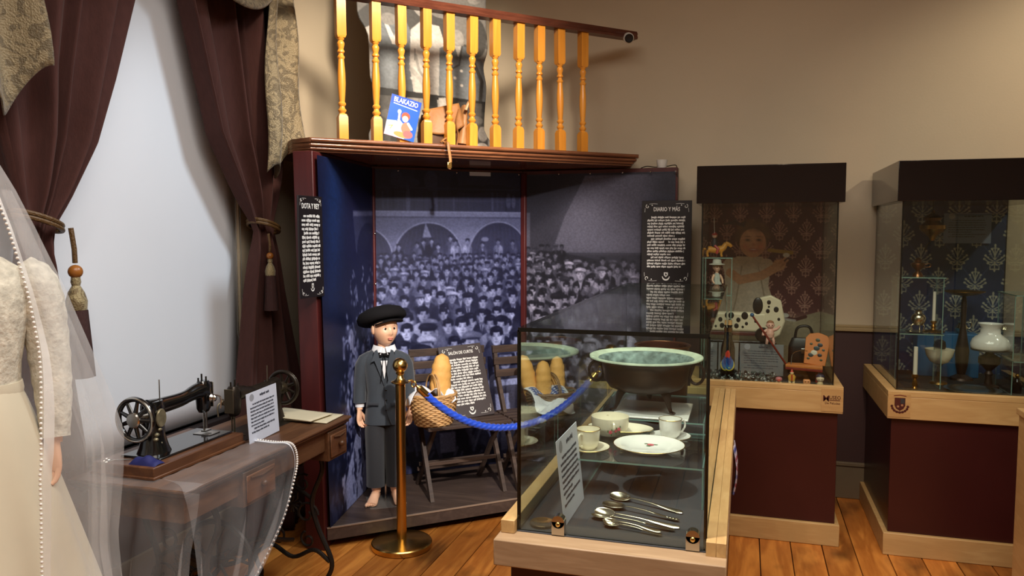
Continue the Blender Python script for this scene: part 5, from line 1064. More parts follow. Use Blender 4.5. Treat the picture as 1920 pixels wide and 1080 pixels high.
MB().tube([(-.028, .098, .001), (0, .102, .001), (.028, .098, .001)], .002, 5, sb, sq=.3).build('crest_scroll', pm('crest_red', (120, 52, 40), .5), pq)
# third cabinet, cut by the frame on the right
t = thing('display_cabinet', 'pale wooden cabinet cut off by the right edge of the picture', 'display case', (1.4, 3.25, 0), group='glass display cases', world=True)
MB().box((1.09, 2.9, 0), (1.75, 3.6, .86)).build('carcass', M_LIGHTW, t, bevel=.004)
MB().box((1.082, 2.89, .86), (1.758, 3.61, .885)).build('top_board', M_LIGHTW, t, bevel=.003)
a0, a1, b0, b1 = 1.11, 1.73, 2.92, 3.58
pane(t, (a0, b0, .886), (a0+.005, b1, 1.70)); pane(t, (a0+.006, b0, .886), (a1, b0+.005, 1.70)); pane(t, (a0+.006, b1-.005, .886), (a1, b1, 1.70)); pane(t, (a0, b0, 1.7005), (a1, b1, 1.706), 'glass_lid')

# ------------------------------------------------------------------ toys in the first cabinet
FZ = .8032
def simple_doll(root, s, skin, hair, dress, z0=0, hat=None):
    b = MB(); HM_ = T(0, 0, z0+.20*s); head_mesh(b, HM_, .028*s, .03*s, .036*s, 20, 16); limb(b, [(0, 0, z0+.12*s), (0, 0, z0+.16*s), (0, 0, z0+.18*s)], [.02*s, .012*s, .012*s], 8)
    for sg in (-1, 1): limb(b, [(sg*.022*s, 0, z0+.145*s), (sg*.04*s, -.01*s, z0+.11*s), (sg*.035*s, -.03*s, z0+.08*s)], [.011*s, .009*s, .006*s], 8); limb(b, [(sg*.013*s, 0, z0+.06*s), (sg*.014*s, -.0*s, z0+.02*s), (sg*.014*s, -.008*s, z0)], [.013*s, .011*s, .010*s], 8)
    b.build('body', skin, root, 60)
    b = MB(); b.ball((0, .006*s, z0+.212*s), (.032*s, .033*s, .034*s), 14, 10); b.build('hair', hair, root)
    b = MB(); b.lathe([(.055*s, z0+.03*s), (.045*s, z0+.06*s), (.024*s, z0+.10*s), (.026*s, z0+.13*s), (.016*s, z0+.158*s)], 20); b.build('dress', dress, root, 70)
    for sg in (-1, 1): MB().ball((sg*.011*s, -.026*s, z0+.203*s), .0035*s, 8, 6).build('eye', M_EYED, root)
    if hat: MB().lathe([(.06*s, z0+.222*s), (.06*s, z0+.226*s), (.034*s, z0+.232*s), (.03*s, z0+.26*s), (.005*s, z0+.265*s)], 20).build('hat', hat, root)
st1 = shelf(None, -.214, -.065, 4.40, 4.56, 1.468, 1.262); tag(st1, 'upper clear acrylic riser at the left of the toy cabinet', 'shelf')
st2 = shelf(None, -.214, -.065, 4.40, 4.56, 1.262, FZ); tag(st2, 'lower clear acrylic riser at the left of the toy cabinet', 'shelf')
# rider on a yellow horse
t = thing('toy_rider', 'toy rider in red on a yellow horse atop the acrylic riser', 'toy', (-.155, 4.48, 1.4682), rz=.1); ye = pm('toy_yellow', (206, 140, 44), .45); rd = pm('toy_red', (176, 44, 38), .45); bk_ = pm('toy_black', (26, 24, 32), .5)
b = MB(); limb(b, [(-.045, 0, .045), (0, 0, .042), (.035, 0, .05), (.052, 0, .078)], [.018, .022, .018, .012], 10); limb(b, [(.048, 0, .078), (.07, 0, .07), (.082, 0, .058)], [.013, .011, .008], 8)
for x in (-.045, .03):
    for y in (-.012, .012): limb(b, [(x, y, .04), (x-.004, y, .02), (x, y, .004)], [.008, .006, .006], 6)
b.tube([(-.058, 0, .05), (-.072, 0, .035), (-.075, 0, .01)], .005, 6); b.build('horse', ye, t)
MB().loft([ell_ring(-.01, 0, z, r, r, 12) for z, r in ((.055, .017), (.08, .019), (.105, .012))]).build('rider_coat', bk_, t)
MB().ball((-.01, 0, .120), .014, 10, 8).build('rider_head', M_SKIND, t); MB().lathe([(.018, .124), (.012, .132), (.004, .14)], 12, T(-.01, 0, 0)).build('rider_hat', rd, t)
for sg in (-1, 1): MB().tube([(-.01, sg*.016, .065), (.008, sg*.024, .048), (.0, sg*.024, .02)], .008, 6).build('rider_leg', rd, t)
MB().tube([(-.012, -.01, .13), (-.016, -.01, .22)], .0018, 5).build('lance', M_PLASW, t)
t = thing('hat_doll', 'porcelain doll in white bonnet and grey striped dress on the lower riser', 'doll', (-.15, 4.48, 1.2624), rz=.5); simple_doll(t, .74, M_SKIND, pm('blond_hair', (150, 118, 70), .6), pm('pale_striped_dress', (168, 176, 170), .7, noise=.4, nscale=60, stretch=(1, 1, .1)), 0, pm('white_bonnet', (196, 196, 184), .7))
# wooden dalmatian on wheels
t = thing('toy_dalmatian', 'white wooden pull-along dog with black spots', 'toy', (.035, 4.64, .985)); wd = pm('ivory_toy_paint', (214, 204, 178), .45)
bo = MB().box((-.19, -.03, .05), (.09, .03, .165)).build('dog_body', wd, t, bevel=.016, bseg=3)
MB().prism([(.045, .02), (.11, 0), (.165, .04), (.19, .12), (.165, .235), (.11, .265), (.05, .25), (.02, .18), (.02, .09)], -.026, .026, RX(PI/2)).build('dog_head', wd, t, 30, .008)
MB().ball((.04, -.03, .205), (.028, .008, .048), 14, 10, RY(0)).build('ear', M_PLASB, t)
for x, z, r in ((-.15, .13, .014), (-.11, .115, .010), (-.105, .145, .016), (-.065, .12, .012), (-.03, .145, .019), (-.075, .085, .013), (-.02, .10, .009), (-.15, .09, .009), (.03, .115, .008), (-.04, .08, .007)): MB().ball((x, -.0302, z), (r, .0012, r*1.2), 12, 6).build('spot', M_PLASB, t)
for x, z, r in ((.10, .225, .011), (.095, .175, .011), (.14, .185, .014), (.10, .20, .006), (.155, .13, .008)): MB().ball((x, -.0262, z), (r, .0012, r*1.2), 12, 6).build('spot', M_PLASB, t)
for x in (-.15, .07): MB().lathe([(.001, -.04), (.038, -.04), (.042, -.034), (.042, .034), (.038, .04), (.001, .04)], 24, T(x, 0, .04) @ RX(PI/2)).build('wheel', M_BLACKG, t)
MB().box((-.19, -.028, .03), (.11, .028, .05)).build('chassis', M_REDW, t, 0, .003)
o = MB().box((-.17, -.05, 0), (.16, .05, .18), T(.02, 4.66, FZ)).build('riser_box', M_BLACKG, None, 0, .002); tag(o, 'glossy black riser box under the spotted wooden dog', 'box')
# baby doll
t = thing('baby_doll', 'small bare pink celluloid baby doll with raised arm', 'doll', (.142, 4.52, .983), rz=.1); pk = pm('pink_celluloid', (222, 172, 156), .4); b = MB(); head_mesh(b, T(0, 0, .108), .022, .023, .024, 20, 16); limb(b, [(0, 0, .04), (0, 0, .06), (0, 0, .082), (0, 0, .092)], [.020, .023, .017, .010], 12)
for p in (((.015, 0, .08), (.035, -.005, .088), (.05, -.006, .105)), ((-.015, 0, .08), (-.034, -.004, .068), (-.04, -.016, .05)), ((.011, 0, .045), (.018, -.008, .022), (.020, -.006, .003)), ((-.011, 0, .045), (-.016, -.01, .022), (-.018, -.006, .003))): limb(b, p, [.010, .008, .007], 8)
b.build('body', pk, t, 70); MB().ball((0, .003, .117), (.021, .022, .018), 12, 8).build('hair', pm('doll_hair', (150, 100, 70), .6), t)
for sg in (-1, 1): MB().ball((sg*.008, -.0205, .109), .003, 6, 5).build('eye', M_EYED, t)
# peacock bottle
t = thing('painted_bottle', 'dark bottle painted with a bright peacock, at the left of the toy cabinet', 'bottle', (-.072, 4.36, FZ)); MB().lathe([(.001, 0), (.028, 0), (.030, .006), (.030, .17), (.024, .20), (.013, .225), (.0115, .29), (.014, .292), (.014, .30), (.001, .30)], 28).build('glass_body', M_BLACKG, t)
MB().lathe([(.0115, .295), (.012, .325), (.001, .327)], 16).build('cork', M_WICK, t); MB().lathe([(.0145, .262), (.0145, .285)], 16).build('neck_band', M_COPPER, t)
def bt(x, z, rx, rz, col, nm, d=.0302): MB().ball((0, 0, 0), (rx, .0012, rz), 14, 8, RZ(x/.03) @ T(0, -d, z)).build(nm, pm('paint_%d_%d_%d' % col, col, .35), t)
bt(0, .085, .029, .034, (206, 190, 70), 'painted_tail'); bt(0, .09, .025, .034, (28, 96, 170), 'painted_feathers', .0306); bt(0, .105, .015, .03, (24, 60, 140), 'painted_feathers', .0310); bt(-.006, .14, .011, .024, (206, 62, 44), 'painted_breast', .0312)
for a in (-.02, -.01, 0, .01, .02): bt(a, .068+abs(a)*.5, .0035, .004, (150, 206, 90), 'painted_eyespot', .0318)
# painted doll pushchair: seat, back, pole
t = thing('doll_pushchair', 'orange painted wooden doll pushchair with floral back and long red pole', 'toy', (.31, 4.40, FZ), rz=-.12); org = pm('orange_paint', (206, 124, 62), .4); red = pm('red_stick_paint', (120, 36, 28), .4)
MB().prism([(-.09, .0), (.10, -.03), (.095, .09), (-.08, .07)], .075, .09).build('seat', org, t, 0, .003)
bkp = MB().prism([(-.055, 0), (.055, 0), (.062, .14), (.045, .165), (0, .176), (-.045, .165), (-.062, .14)], -.006, .006, T(.055, .05, .088) @ RX(PI/2-.22) @ RZ(-.10)).build('back', org, t, 30, .003)
Mb = T(.055, .05, .088) @ RX(PI/2-.22) @ RZ(-.10) @ T(0, 0, .007)
for x, z, r, c in ((0, .09, .016, (36, 60, 66)), (.015, .11, .014, (30, 42, 52)), (-.01, .065, .017, (210, 206, 190)), (-.025, .05, .014, (40, 56, 60)), (.02, .055, .012, (30, 36, 40)), (.0, .135, .012, (60, 66, 40)), (-.03, .11, .008, (60, 66, 40)), (.035, .085, .008, (50, 76, 72)), (-.035, .03, .008, (60, 66, 40)), (.03, .03, .008, (60, 66, 40))): MB().ball((x, z, 0), (r, r*.8, .0012), 10, 6, Mb).build('painted_flower', pm('paint_%d_%d_%d' % c, c, .4), bkp)
MB().tube([(-.085, .02, .082), (-.16, -.02, .20), (-.262, -.06, .355)], .0055, 8).build('push_pole', red, t); MB().ball((-.262, -.06, .357), .011, 10, 8).build('pole_knob', pm('blue_knob', (36, 86, 130), .4), t)
MB().tube(spl([(-.06, .0, .09), (-.055, .01, .145), (-.02, .02, .165), (.02, .02, .165)], 5), .0022, 6).build('arm_hoop', M_CHROME, t)
for x in (-.055, .07): MB().box((x-.006, .0, 0), (x+.006, .06, .075)).build('support', red, t, 0, .002)
MB().prism([(-.09, -.004), (.10, -.034), (.095, .09), (-.08, .07)], .062, .075).build('apron', red, t, 0, .002)
# black toy bag at the back
t = thing('toy_bag', 'small black leather toy bag behind the orange pushchair', 'bag', (.325, 4.66, FZ)); MB().loft([ell_ring(0, 0, z, rx, ry, 24, 4) for z, rx, ry in ((0, .075, .035), (.02, .08, .04), (.16, .078, .036), (.205, .06, .02))]).build('bag_body', M_PLASB, t, 50); MB().tube(spl([(-.045, -.01, .20), (-.03, -.02, .265), (.03, -.02, .27), (.055, -.01, .20)], 6), .008, 8).build('bag_handle', M_PLASB, t); MB().box((-.012, -.045, .12), (.012, -.036, .15)).build('clasp', M_CHROME, t, 0, .002)
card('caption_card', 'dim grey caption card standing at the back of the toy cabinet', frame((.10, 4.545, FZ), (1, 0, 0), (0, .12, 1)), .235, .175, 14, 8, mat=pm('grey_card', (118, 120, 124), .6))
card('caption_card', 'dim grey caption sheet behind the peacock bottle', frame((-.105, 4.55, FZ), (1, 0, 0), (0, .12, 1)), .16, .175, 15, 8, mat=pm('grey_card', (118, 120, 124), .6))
# uncountable glittering beads heaped in front of the cards
rr = random.Random(4); b = MB(); placed = []
for k in range(900):
    r = rr.uniform(.005, .009); x = rr.uniform(-.195, .20); y = rr.uniform(4.29, 4.48)
    if (x+.072)**2+(y-4.36)**2 < (.032+r)**2 or (x > .15 and y < 4.32) or (x > .17): continue
    z = r
    for a_, b_, c_, z_ in placed:
        d2 = (x-a_)**2+(y-b_)**2
        if d2 < (r+c_)**2: z = max(z, z_+math.sqrt((r+c_)**2-d2))
    if z > .030: continue
    placed.append((x, y, r, z)); b.ball((x, y, FZ+z), r, 7, 5, mi=rr.randrange(5))
o = b.build('glass_beads', [pm('bead_%d' % i, c, .12, spec=.7) for i, c in enumerate(((40, 44, 50), (170, 174, 176), (70, 84, 82), (20, 22, 26), (120, 124, 122)))], None, 80); tag(o, 'heap of small dark glittering glass beads along the front of the toy cabinet', 'beads', kind='stuff')
# four little figures at the front
def figure(label, x, build): t = thing('toy_figure', label, 'figure', (x, 4.265, FZ), group='tiny figures at the cabinet front'); build(t)
cA, cB, cC = pm('fig_cream', (222, 196, 150), .4), pm('fig_red', (190, 62, 44), .4), pm('fig_pink', (196, 120, 128), .4); cD = pm('fig_navy', (40, 46, 70), .4)
def f1(t): MB().lathe([(.014, 0), (.017, .012), (.012, .022)], 16).build('torso', cA, t); MB().ball((0, 0, .031), (.018, .017, .014), 14, 8).build('hair', cC, t); MB().ball((0, -.012, .027), .009, 10, 8).build('face', cB, t)
def f2(t):
    for sg in (-1, 1): MB().lathe([(.007, 0), (.0075, .03), (.005, .034)], 12, T(sg*.009, 0, 0)).build('leg', cA, t)
    MB().loft([ell_ring(0, 0, z, rx, .011, 14) for z, rx in ((.026, .016), (.05, .02), (.06, .012))]).build('coat', pm('fig_gold', (206, 156, 70), .4), t); MB().ball((0, 0, .068), .010, 12, 8).build('head', cA, t); MB().tube([(0, -.012, .03), (0, -.013, .06)], .004, 6).build('sash', cB, t); MB().lathe([(.009, .073), (.002, .088)], 10).build('hat', cB, t)
def f3(t): MB().lathe([(.015, 0), (.014, .012)], 16).build('torso', cB, t); MB().box((-.018, -.014, .012), (.018, .014, .038)).build('head', pm('fig_orange', (224, 150, 96), .4), t, 30, .006); [MB().ball((sg*.007, -.0145, .028), .0025, 6, 5).build('eye', M_EYED, t) for sg in (-1, 1)]
def f4(t): MB().lathe([(.013, 0), (.016, .018), (.011, .032)], 16).build('torso', cA, t); MB().ball((0, 0, .045), (.020, .018, .019), 16, 10).build('head', pm('fig_pale', (226, 206, 178), .4), t); MB().ball((0, .004, .055), (.022, .019, .015), 14, 8).build('hair', cD, t); [MB().ball((sg*.007, -.017, .044), .002, 6, 5).build('eye', M_EYED, t) for sg in (-1, 1)]
figure('tiny pink-haired figure at the front of the toy cabinet', .183, f1); figure('tiny golden soldier figure with red sash', .247, f2); figure('tiny square-headed orange figure in red', .321, f3); figure('tiny pale round-headed figure with navy hair', .386, f4)

# ------------------------------------------------------------------ lamps and brassware in the second cabinet
s3 = shelf(None, .755, .975, 4.36, 4.56, 1.378, 1.09); tag(s3, 'upper acrylic stand at the left of the blue cabinet', 'shelf'); s4 = shelf(None, .755, .975, 4.36, 4.56, 1.088, FZ); tag(s4, 'lower acrylic stand at the left of the blue cabinet', 'shelf')
s5 = shelf(None, 1.27, 1.39, 4.30, 4.60, 1.30, .98); tag(s5, 'upper acrylic stand at the right of the blue cabinet', 'shelf'); s6 = shelf(None, 1.27, 1.39, 4.30, 4.60, .975, FZ); tag(s6, 'lower acrylic stand at the right of the blue cabinet', 'shelf')
M_BR2 = pm('aged_brass', (150, 112, 56), .3, .95, noise=.15, nscale=20)
t = thing('copper_urn', 'small copper urn on the upper acrylic stand', 'urn', (.862, 4.46, 1.3783)); MB().lathe([(.026, 0), (.022, .014), (.010, .026), (.012, .034), (.03, .048), (.035, .062), (.030, .07), (.016, .074), (.018, .082), (.01, .094), (.001, .098)], 28).build('urn_body', M_COPPER, t); MB().tube(spl([(.033, 0, .06), (.055, 0, .066), (.058, 0, .05), (.03, 0, .046)], 4), .003, 6).build('urn_handle', M_COPPER, t)
t = thing('sugar_bowl', 'round silver sugar bowl on curled legs over a tray', 'bowl', (.872, 4.45, 1.0883)); MB().lathe([(.001, .034), (.02, .036), (.033, .056), (.036, .074), (.03, .09), (.016, .098), (.014, .105), (.018, .112), (.001, .118)], 28).build('bowl_body', M_SILVER, t)
for a in (.5, 2.6, 4.7): MB().tube([(r*math.cos(a), r*math.sin(a), z) for r, z in ((.022, .045), (.036, .03), (.03, .012), (.04, .0075))], .003, 6).build('curled_leg', M_SILVER, t)
MB().lathe([(.001, 0), (.055, 0), (.062, .005), (.055, .0045), (.001, .0035)], 32).build('tray', M_SILVER, t)
def candlestick(label, loc, hc, hs, cr=.0105): 
    t = thing('candlestick', label, 'candlestick', loc, group='candlesticks with white candles'); MB().lathe([(.04, 0), (.052, .003), (.054, .007), (.03, .009), (.014, .014), (.009, .022), (.014, .032), (.008, hs*.7), (.015, hs*.85), (.014, hs), (.001, hs)], 28).build('stick', M_BR2, t); MB().lathe([(cr, hs-.004), (cr*.97, hs+hc*.6), (cr*.93, hs+hc), (.002, hs+hc+.002)], 16).build('candle', pm('ivory_wax', (216, 210, 196), .5), t); MB().tube([(0, 0, hs+hc), (.001, 0, hs+hc+.007)], .0009, 4).build('wick', M_PLASB, t)
candlestick('brass candlestick with white candle at the lower left of the blue cabinet', (.838, 4.31, FZ), .14, .085); candlestick('candlestick with tall thin candle beside the silver sugar bowl', (.945, 4.46, 1.0883), .15, .06, .008)
t = thing('glass_bowl', 'white opaline bowl on a brass lamp stem', 'lamp', (1.0, 4.56, FZ)); MB().lathe([(.02, .105), (.045, .118), (.064, .15), (.070, .178), (.072, .185), (.067, .185), (.06, .152), (.001, .12)], 36).build('opal_bowl', M_CREAM, t); MB().lathe([(.045, 0), (.04, .01), (.012, .02), (.010, .09), (.022, .108)], 24).build('lamp_stem', M_BR2, t); MB().lathe([(.026, .186), (.03, .20), (.026, .225), (.012, .235)], 20).build('burner', M_BRAZ, t)
t = thing('oil_lamp', 'oil lamp with round white milk-glass shade and flared collar', 'lamp', (1.218, 4.50, FZ)); MB().lathe([(.078, .198), (.088, .21), (.090, .228), (.080, .255), (.055, .275), (.046, .285), (.044, .315), (.058, .335), (.055, .336), (.041, .315), (.042, .285), (.076, .255), (.085, .228), (.074, .2)], 40).build('milk_glass_shade', M_CERAM, t, 60); MB().lathe([(.05, 0), (.048, .012), (.02, .022), (.014, .06), (.02, .075), (.012, .09), (.03, .11), (.05, .13), (.05, .16), (.02, .178), (.016, .2)], 28).build('lamp_base', M_BRAZ, t); MB().tube([(.083*math.cos(2*PI*i/40), .083*math.sin(2*PI*i/40), .2) for i in range(40)], .004, 6, cyc=True).build('shade_ring', M_IRON, t)
plate('silver_plate', 'wide silver plate on the floor of the blue cabinet', (1.105, 4.335, FZ), .128, M_SILVER, 'plate', .018, rim=False)
t = thing('hanging_lamp', 'brass hanging oil lamp at the top left of the blue cabinet', 'lamp', (.977, 4.72, 1.56)); MB().lathe([(.001, .0), (.012, .002), (.02, .025), (.05, .045), (.066, .065), (.064, .085), (.04, .10), (.035, .11), (.05, .125), (.03, .14), (.012, .15), (.008, .165), (.001, .168)], 32).build('lamp_body', M_BR2, t); MB().tube([(0, 0, .165), (0, 0, .197)], .003, 6).build('hook', M_IRON, t); MB().tube(spl([(.0, 0, .005), (-.02, 0, -.02), (-.035, 0, -.05)], 4), .004, 6).build('chain', M_IRON, t)
t = thing('scale_pan', 'brass dish on a tall turned stem in the middle of the blue cabinet', 'stand', (1.145, 4.72, FZ)); MB().lathe([(.06, 0), (.055, .012), (.02, .03), (.03, .08), (.035, .16), (.02, .25), (.012, .30), (.014, .42), (.009, .46)], 28).build('stem', M_BRAZ, t); MB().lathe([(.01, .458), (.06, .466), (.098, .482), (.1, .486), (.06, .472), (.001, .466)], 40).build('dish', M_BR2, t)
o = MB().box((.935, 4.78, FZ), (1.245, 4.90, 1.045)).build('blue_box', pm('blue_tin_paint', (36, 92, 138), .4, noise=.2, nscale=8), None, 0, .004); tag(o, 'bright blue tin box at the back of the lamp cabinet', 'box')
t = thing('silver_jug', 'small silver jug standing on the blue tin box', 'jug', (1.165, 4.83, 1.0452)); MB().lathe([(.02, 0), (.03, .012), (.034, .03), (.022, .05), (.018, .06), (.024, .068), (.021, .068), (.001, .055)], 24).build('jug_body', M_SILVER, t); MB().tube(spl([(.022, 0, .06), (.045, 0, .06), (.045, 0, .035), (.03, 0, .025)], 4), .003, 6).build('jug_handle', M_SILVER, t)
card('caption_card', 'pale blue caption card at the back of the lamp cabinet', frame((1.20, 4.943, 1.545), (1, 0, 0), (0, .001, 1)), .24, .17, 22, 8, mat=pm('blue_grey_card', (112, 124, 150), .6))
t = thing('ink_bottle', 'small dark bottle with brass stopper at the right of the blue cabinet', 'bottle', (1.318, 4.40, FZ)); MB().lathe([(.001, 0), (.02, 0), (.022, .05), (.012, .062), (.009, .075), (.001, .076)], 20).build('bottle_body', M_BLACKG, t); MB().ball((0, 0, .085), (.010, .010, .012), 12, 8).build('stopper', M_BR2, t)
#@@PART5
# ================================================================== treadle sewing table by the window
TX0, TX1, TY0, TY1, TZ = -2.20, -1.72, 2.04, 3.15, .765
tb = thing('sewing_table', 'old walnut treadle sewing table with ornate cast-iron stand under the window', 'table', (-1.95, 2.6, 0), world=True)
b = MB()
for z0, z1, d in ((TZ-.012, TZ, 0), (TZ-.026, TZ-.012, -.008), (TZ-.034, TZ-.026, -.016)): b.box((TX0, TY0-d, z0), (TX1+d, TY1+d, z1))
b.build('table_top', M_TABLE, tb, bevel=.004)
MB().box((TX0+.01, TY0+.03, TZ-.036-.085), (TX1-.03, TY1-.03, TZ-.034)).build('apron', M_TABLE, tb, bevel=.003)
for y0, y1 in ((2.36, 2.56), (2.96, 3.12)):     # drawers hung under the front edge
    dr = MB().box((TX1-.30, y0, TZ-.165), (TX1-.012, y1, TZ-.036)).build('drawer', M_TABLE, tb, bevel=.003)
    MB().box((TX1-.0115, y0+.012, TZ-.152), (TX1-.004, y1-.012, TZ-.05)).build('drawer_front', wood('carved_walnut', (122, 80, 52), (82, 50, 32), (12, 1, 12), .4, .05, .3), dr, bevel=.004)
    MB().ball((TX1+.008, (y0+y1)/2, TZ-.10), .013, 14, 10).build('knob', M_TABLE, dr)
    MB().tube([(TX1-.002, y0+.03, TZ-.06), (TX1, (y0+y1)/2, TZ-.066), (TX1-.002, y1-.03, TZ-.06)], .004, 6).build('carving', M_TABLE, dr)
def iron_side(y):
    b = MB(); r = .011; xf, xb, xc = TX1-.06, TX0+.06, (TX0+TX1)/2; zt = TZ-.115
    b.tube(spl([(xf-.06, y, zt), (xf-.02, y, zt-.10), (xf-.075, y, zt-.25), (xf-.05, y, .28), (xf+.02, y, .12), (xf-.01, y, .03), (xf+.0, y, .014)], 6), r, 8); b.tube(spl([(xb+.06, y, zt), (xb+.02, y, zt-.10), (xb+.075, y, zt-.25), (xb+.05, y, .28), (xb-.02, y, .12), (xb+.01, y, .03), (xb, y, .014)], 6), r, 8)
    b.tube(spl([(xf+.01, y, .12), (xf-.07, y, .165), (xc, y, .12), (xb+.07, y, .165), (xb-.01, y, .12)], 6), r*.9, 8)
    b.tube([(xf-.05, y, zt-.01), (xb+.05, y, zt-.01)], r, 8); b.tube(spl([(xf-.07, y, zt-.25), (xc, y, zt-.20), (xb+.07, y, zt-.25)], 6), r*.8, 8)
    for sx in (-1, 1):      # scrolls
        for cx, cz, s_, ph in ((.075, .33, .060, 0), (.06, .47, .045, 1), (.08, .21, .04, 2), (.05, .57, .035, .5)):
            b.tube([(xc+sx*(cx+s_*(1-t*.75)*math.cos(t*7+ph)), y, cz+s_*(1-t*.75)*math.sin(t*7+ph)) for t in [i/22 for i in range(23)]], .0055, 6)
    for k in range(6): a = k*PI/3; b.tube([(xc, y, .37), (xc+.04*math.cos(a-.3), y, .37+.04*math.sin(a-.3)), (xc+.062*math.cos(a), y, .37+.062*math.sin(a)), (xc+.04*math.cos(a+.3), y, .37+.04*math.sin(a+.3)), (xc, y, .37)], .0045, 6)
    for x in (xf, xb): b.lathe([(.016, 0), (.018, .006), (.012, .02)], 12, T(x, y, .001))
    return b.build('iron_leg_frame', M_IRON, tb)
iron_side(2.30); iron_side(3.02)
b = MB(); b.tube(spl([(-1.96, 2.30, .42), (-1.96, 2.5, .30), (-1.96, 2.66, .26), (-1.96, 2.82, .30), (-1.96, 3.02, .42)], 6), .010, 8); b.tube(spl([(-1.96, 2.30, .20), (-1.96, 2.66, .32), (-1.96, 3.02, .20)], 8), .010, 8); b.build('cross_brace', M_IRON, tb)
b = MB(); b.box((-2.08, 2.48, .085), (-1.80, 2.86, .092)); tdl = b.build('treadle', M_IRON, tb)
b = MB(); 
for k in range(9): b.box((-2.08, 2.485+.042*k, .092), (-1.80, 2.497+.042*k, .100))
b.build('treadle_ribs', M_IRON, tdl); tdl['kind'] = 'part'; del tdl['kind']
b = MB(); WM = T(-1.90, 2.42, .36) @ RX(PI/2); b.tube([(.15*math.cos(2*PI*i/40), .15*math.sin(2*PI*i/40), 0) for i in range(40)], .011, 8, WM, cyc=True)
for k in range(5): a = k*2*PI/5; b.tube([(0, 0, 0), (.07*math.cos(a+.25), .07*math.sin(a+.25), 0), (.15*math.cos(a), .15*math.sin(a), 0)], .006, 6, WM)
b.lathe([(.02, -.02), (.02, .02)], 14, WM); b.build('flywheel', M_IRON, tb)
# ---- sewing machines: local y from hand wheel (0) to needle head (.36)
def machine(name, label, loc, rz, mat, metal, gold, base=True, sc=1):
    t = thing(name, label, 'sewing machine', loc, rz=rz, group='old sewing machines'); z0 = .052 if base else .002
    if base:
        M_B = wood('machine_base_walnut', (112, 72, 44), (74, 44, 28), (12, 1.2, 12), .4, .03, .2)
        b = MB(); b.box((-.135, -.09, 0), (.125, .40, .044)); b.build('wooden_base', M_B, t, bevel=.004)
        MB().box((-.14, -.095, 0), (.130, .405, .012)).build('base_moulding', M_B, t, bevel=.003)
    MB().box((-.085, -.015, z0-.010), (.085, .385, z0)).build('bed_plate', mat, t, bevel=.004)
    b = MB(); b.loft([[(x, y+.055, z) for x, y, z in ell_ring(0, 0, z, rx, ry, 20, 3)] for z, rx, ry in ((z0, .050, .055), (z0+.02, .044, .046), (z0+.06, .034, .036), (z0+.12, .030, .034), (z0+.16, .034, .036), (z0+.185, .030, .03))]); b.build('pillar', mat, t, 60)
    b = MB(); q = spl([(0, .03, z0+.155), (0, .09, z0+.158), (0, .20, z0+.160), (0, .275, z0+.172), (0, .315, z0+.172)], 5); rr = [float(np.interp(i/(len(q)-1), (0, .25, .6, .85, 1), (.034, .026, .022, .028, .03))) for i in range(len(q))]; b.tube(q, rr, 16, sq=1.15); b.build('arm', mat, t, 60)
    b = MB(); b.loft([[(x, y+.325, z) for x, y, z in ell_ring(0, 0, z, rx, ry, 18, 3)] for z, rx, ry in ((z0+.085, .014, .020), (z0+.10, .022, .026), (z0+.15, .026, .03), (z0+.19, .026, .03), (z0+.208, .018, .02))]); hd = b.build('needle_head', mat, t, 60)
    MB().box((-.022, .355, z0+.10), (.022, .3585, z0+.20)).build('face_plate', metal, hd, bevel=.002)
    for x, y, h in ((-.006, .325, .235), (.010, .33, .225), (-.014, .315, .22)): MB().tube([(x, y, z0+.20), (x, y, z0+h)], .0035, 8).build('thread_post', mat, hd)
    MB().tube([(.0, .325, z0+.09), (0, .325, z0+.012)], .004, 8).build('needle_bar', metal, hd); MB().tube([(.012, .325, z0+.10), (.012, .325, z0+.02)], .003, 8).build('presser_bar', metal, hd); MB().box((-.004, .31, z0+.008), (.018, .345, z0+.014)).build('presser_foot', metal, hd, 0, .001)
    MB().lathe([(.014, 0), (.017, .004), (.010, .012), (.013, .018), (.006, .024)], 16, T(.028, .335, z0+.14) @ RY(PI/2)).build('tension_dial', metal, hd)
    MB().tube(spl([(.03, .345, z0+.15), (.04, .375, z0+.135), (.035, .38, z0+.09)], 4), .0035, 6).build('lever', metal, hd)
    MB().box((-.03, .295, z0), (.05, .355, z0+.003)).build('needle_plate', metal, t, 0, .001)
    WM = T(0, -.028, z0+.135) @ RX(PI/2); R = .072
    b = MB(); b.tube([(R*math.cos(2*PI*i/44), R*math.sin(2*PI*i/44), 0) for i in range(44)], .0095, 10, WM, cyc=True)
    for k in range(9): a = k*2*PI/9; b.tube([(.02*math.cos(a), .02*math.sin(a), .004), (R*math.cos(a), R*math.sin(a), 0)], [.009, .006], 8, WM, sq=.8)
    w = b.build('hand_wheel', mat, t, 50)
    MB().lathe([(.026, -.012), (.028, .012), (.024, .016), (.001, .017)], 28, WM).build('clutch_knob', metal, w); MB().tube([(R*1.05*math.cos(2*PI*i/44), R*1.05*math.sin(2*PI*i/44), .006) for i in range(44)], .0045, 8, WM, cyc=True).build('wheel_rim', metal, w); MB().lathe([(.015, 0), (.015, .05)], 14, T(0, .02, z0+.135) @ RX(PI/2)).build('axle', metal, w)
    MB().lathe([(.001, .006), (.024, .006), (.026, .003), (.026, 0)], 28, T(.033, .055, z0+.125) @ RY(PI/2) @ S3(1.3, .9, 1)).build('medallion', gold, t)
    MB().tube([(0, .09, z0+.18), (0, .09, z0+.255)], .0022, 6).build('spool_pin', metal, t)
    for k in range(5): MB().ball((.03, .04+.012*math.sin(k*2), z0+.02+.016*k), (.012-.001*k, .010, .007), 8, 6).build('gilt_decal', gold, t)
    return t
M_DECAL = pm('worn_gilt_decal', (150, 140, 112), .35, .6, noise=.3, nscale=60)
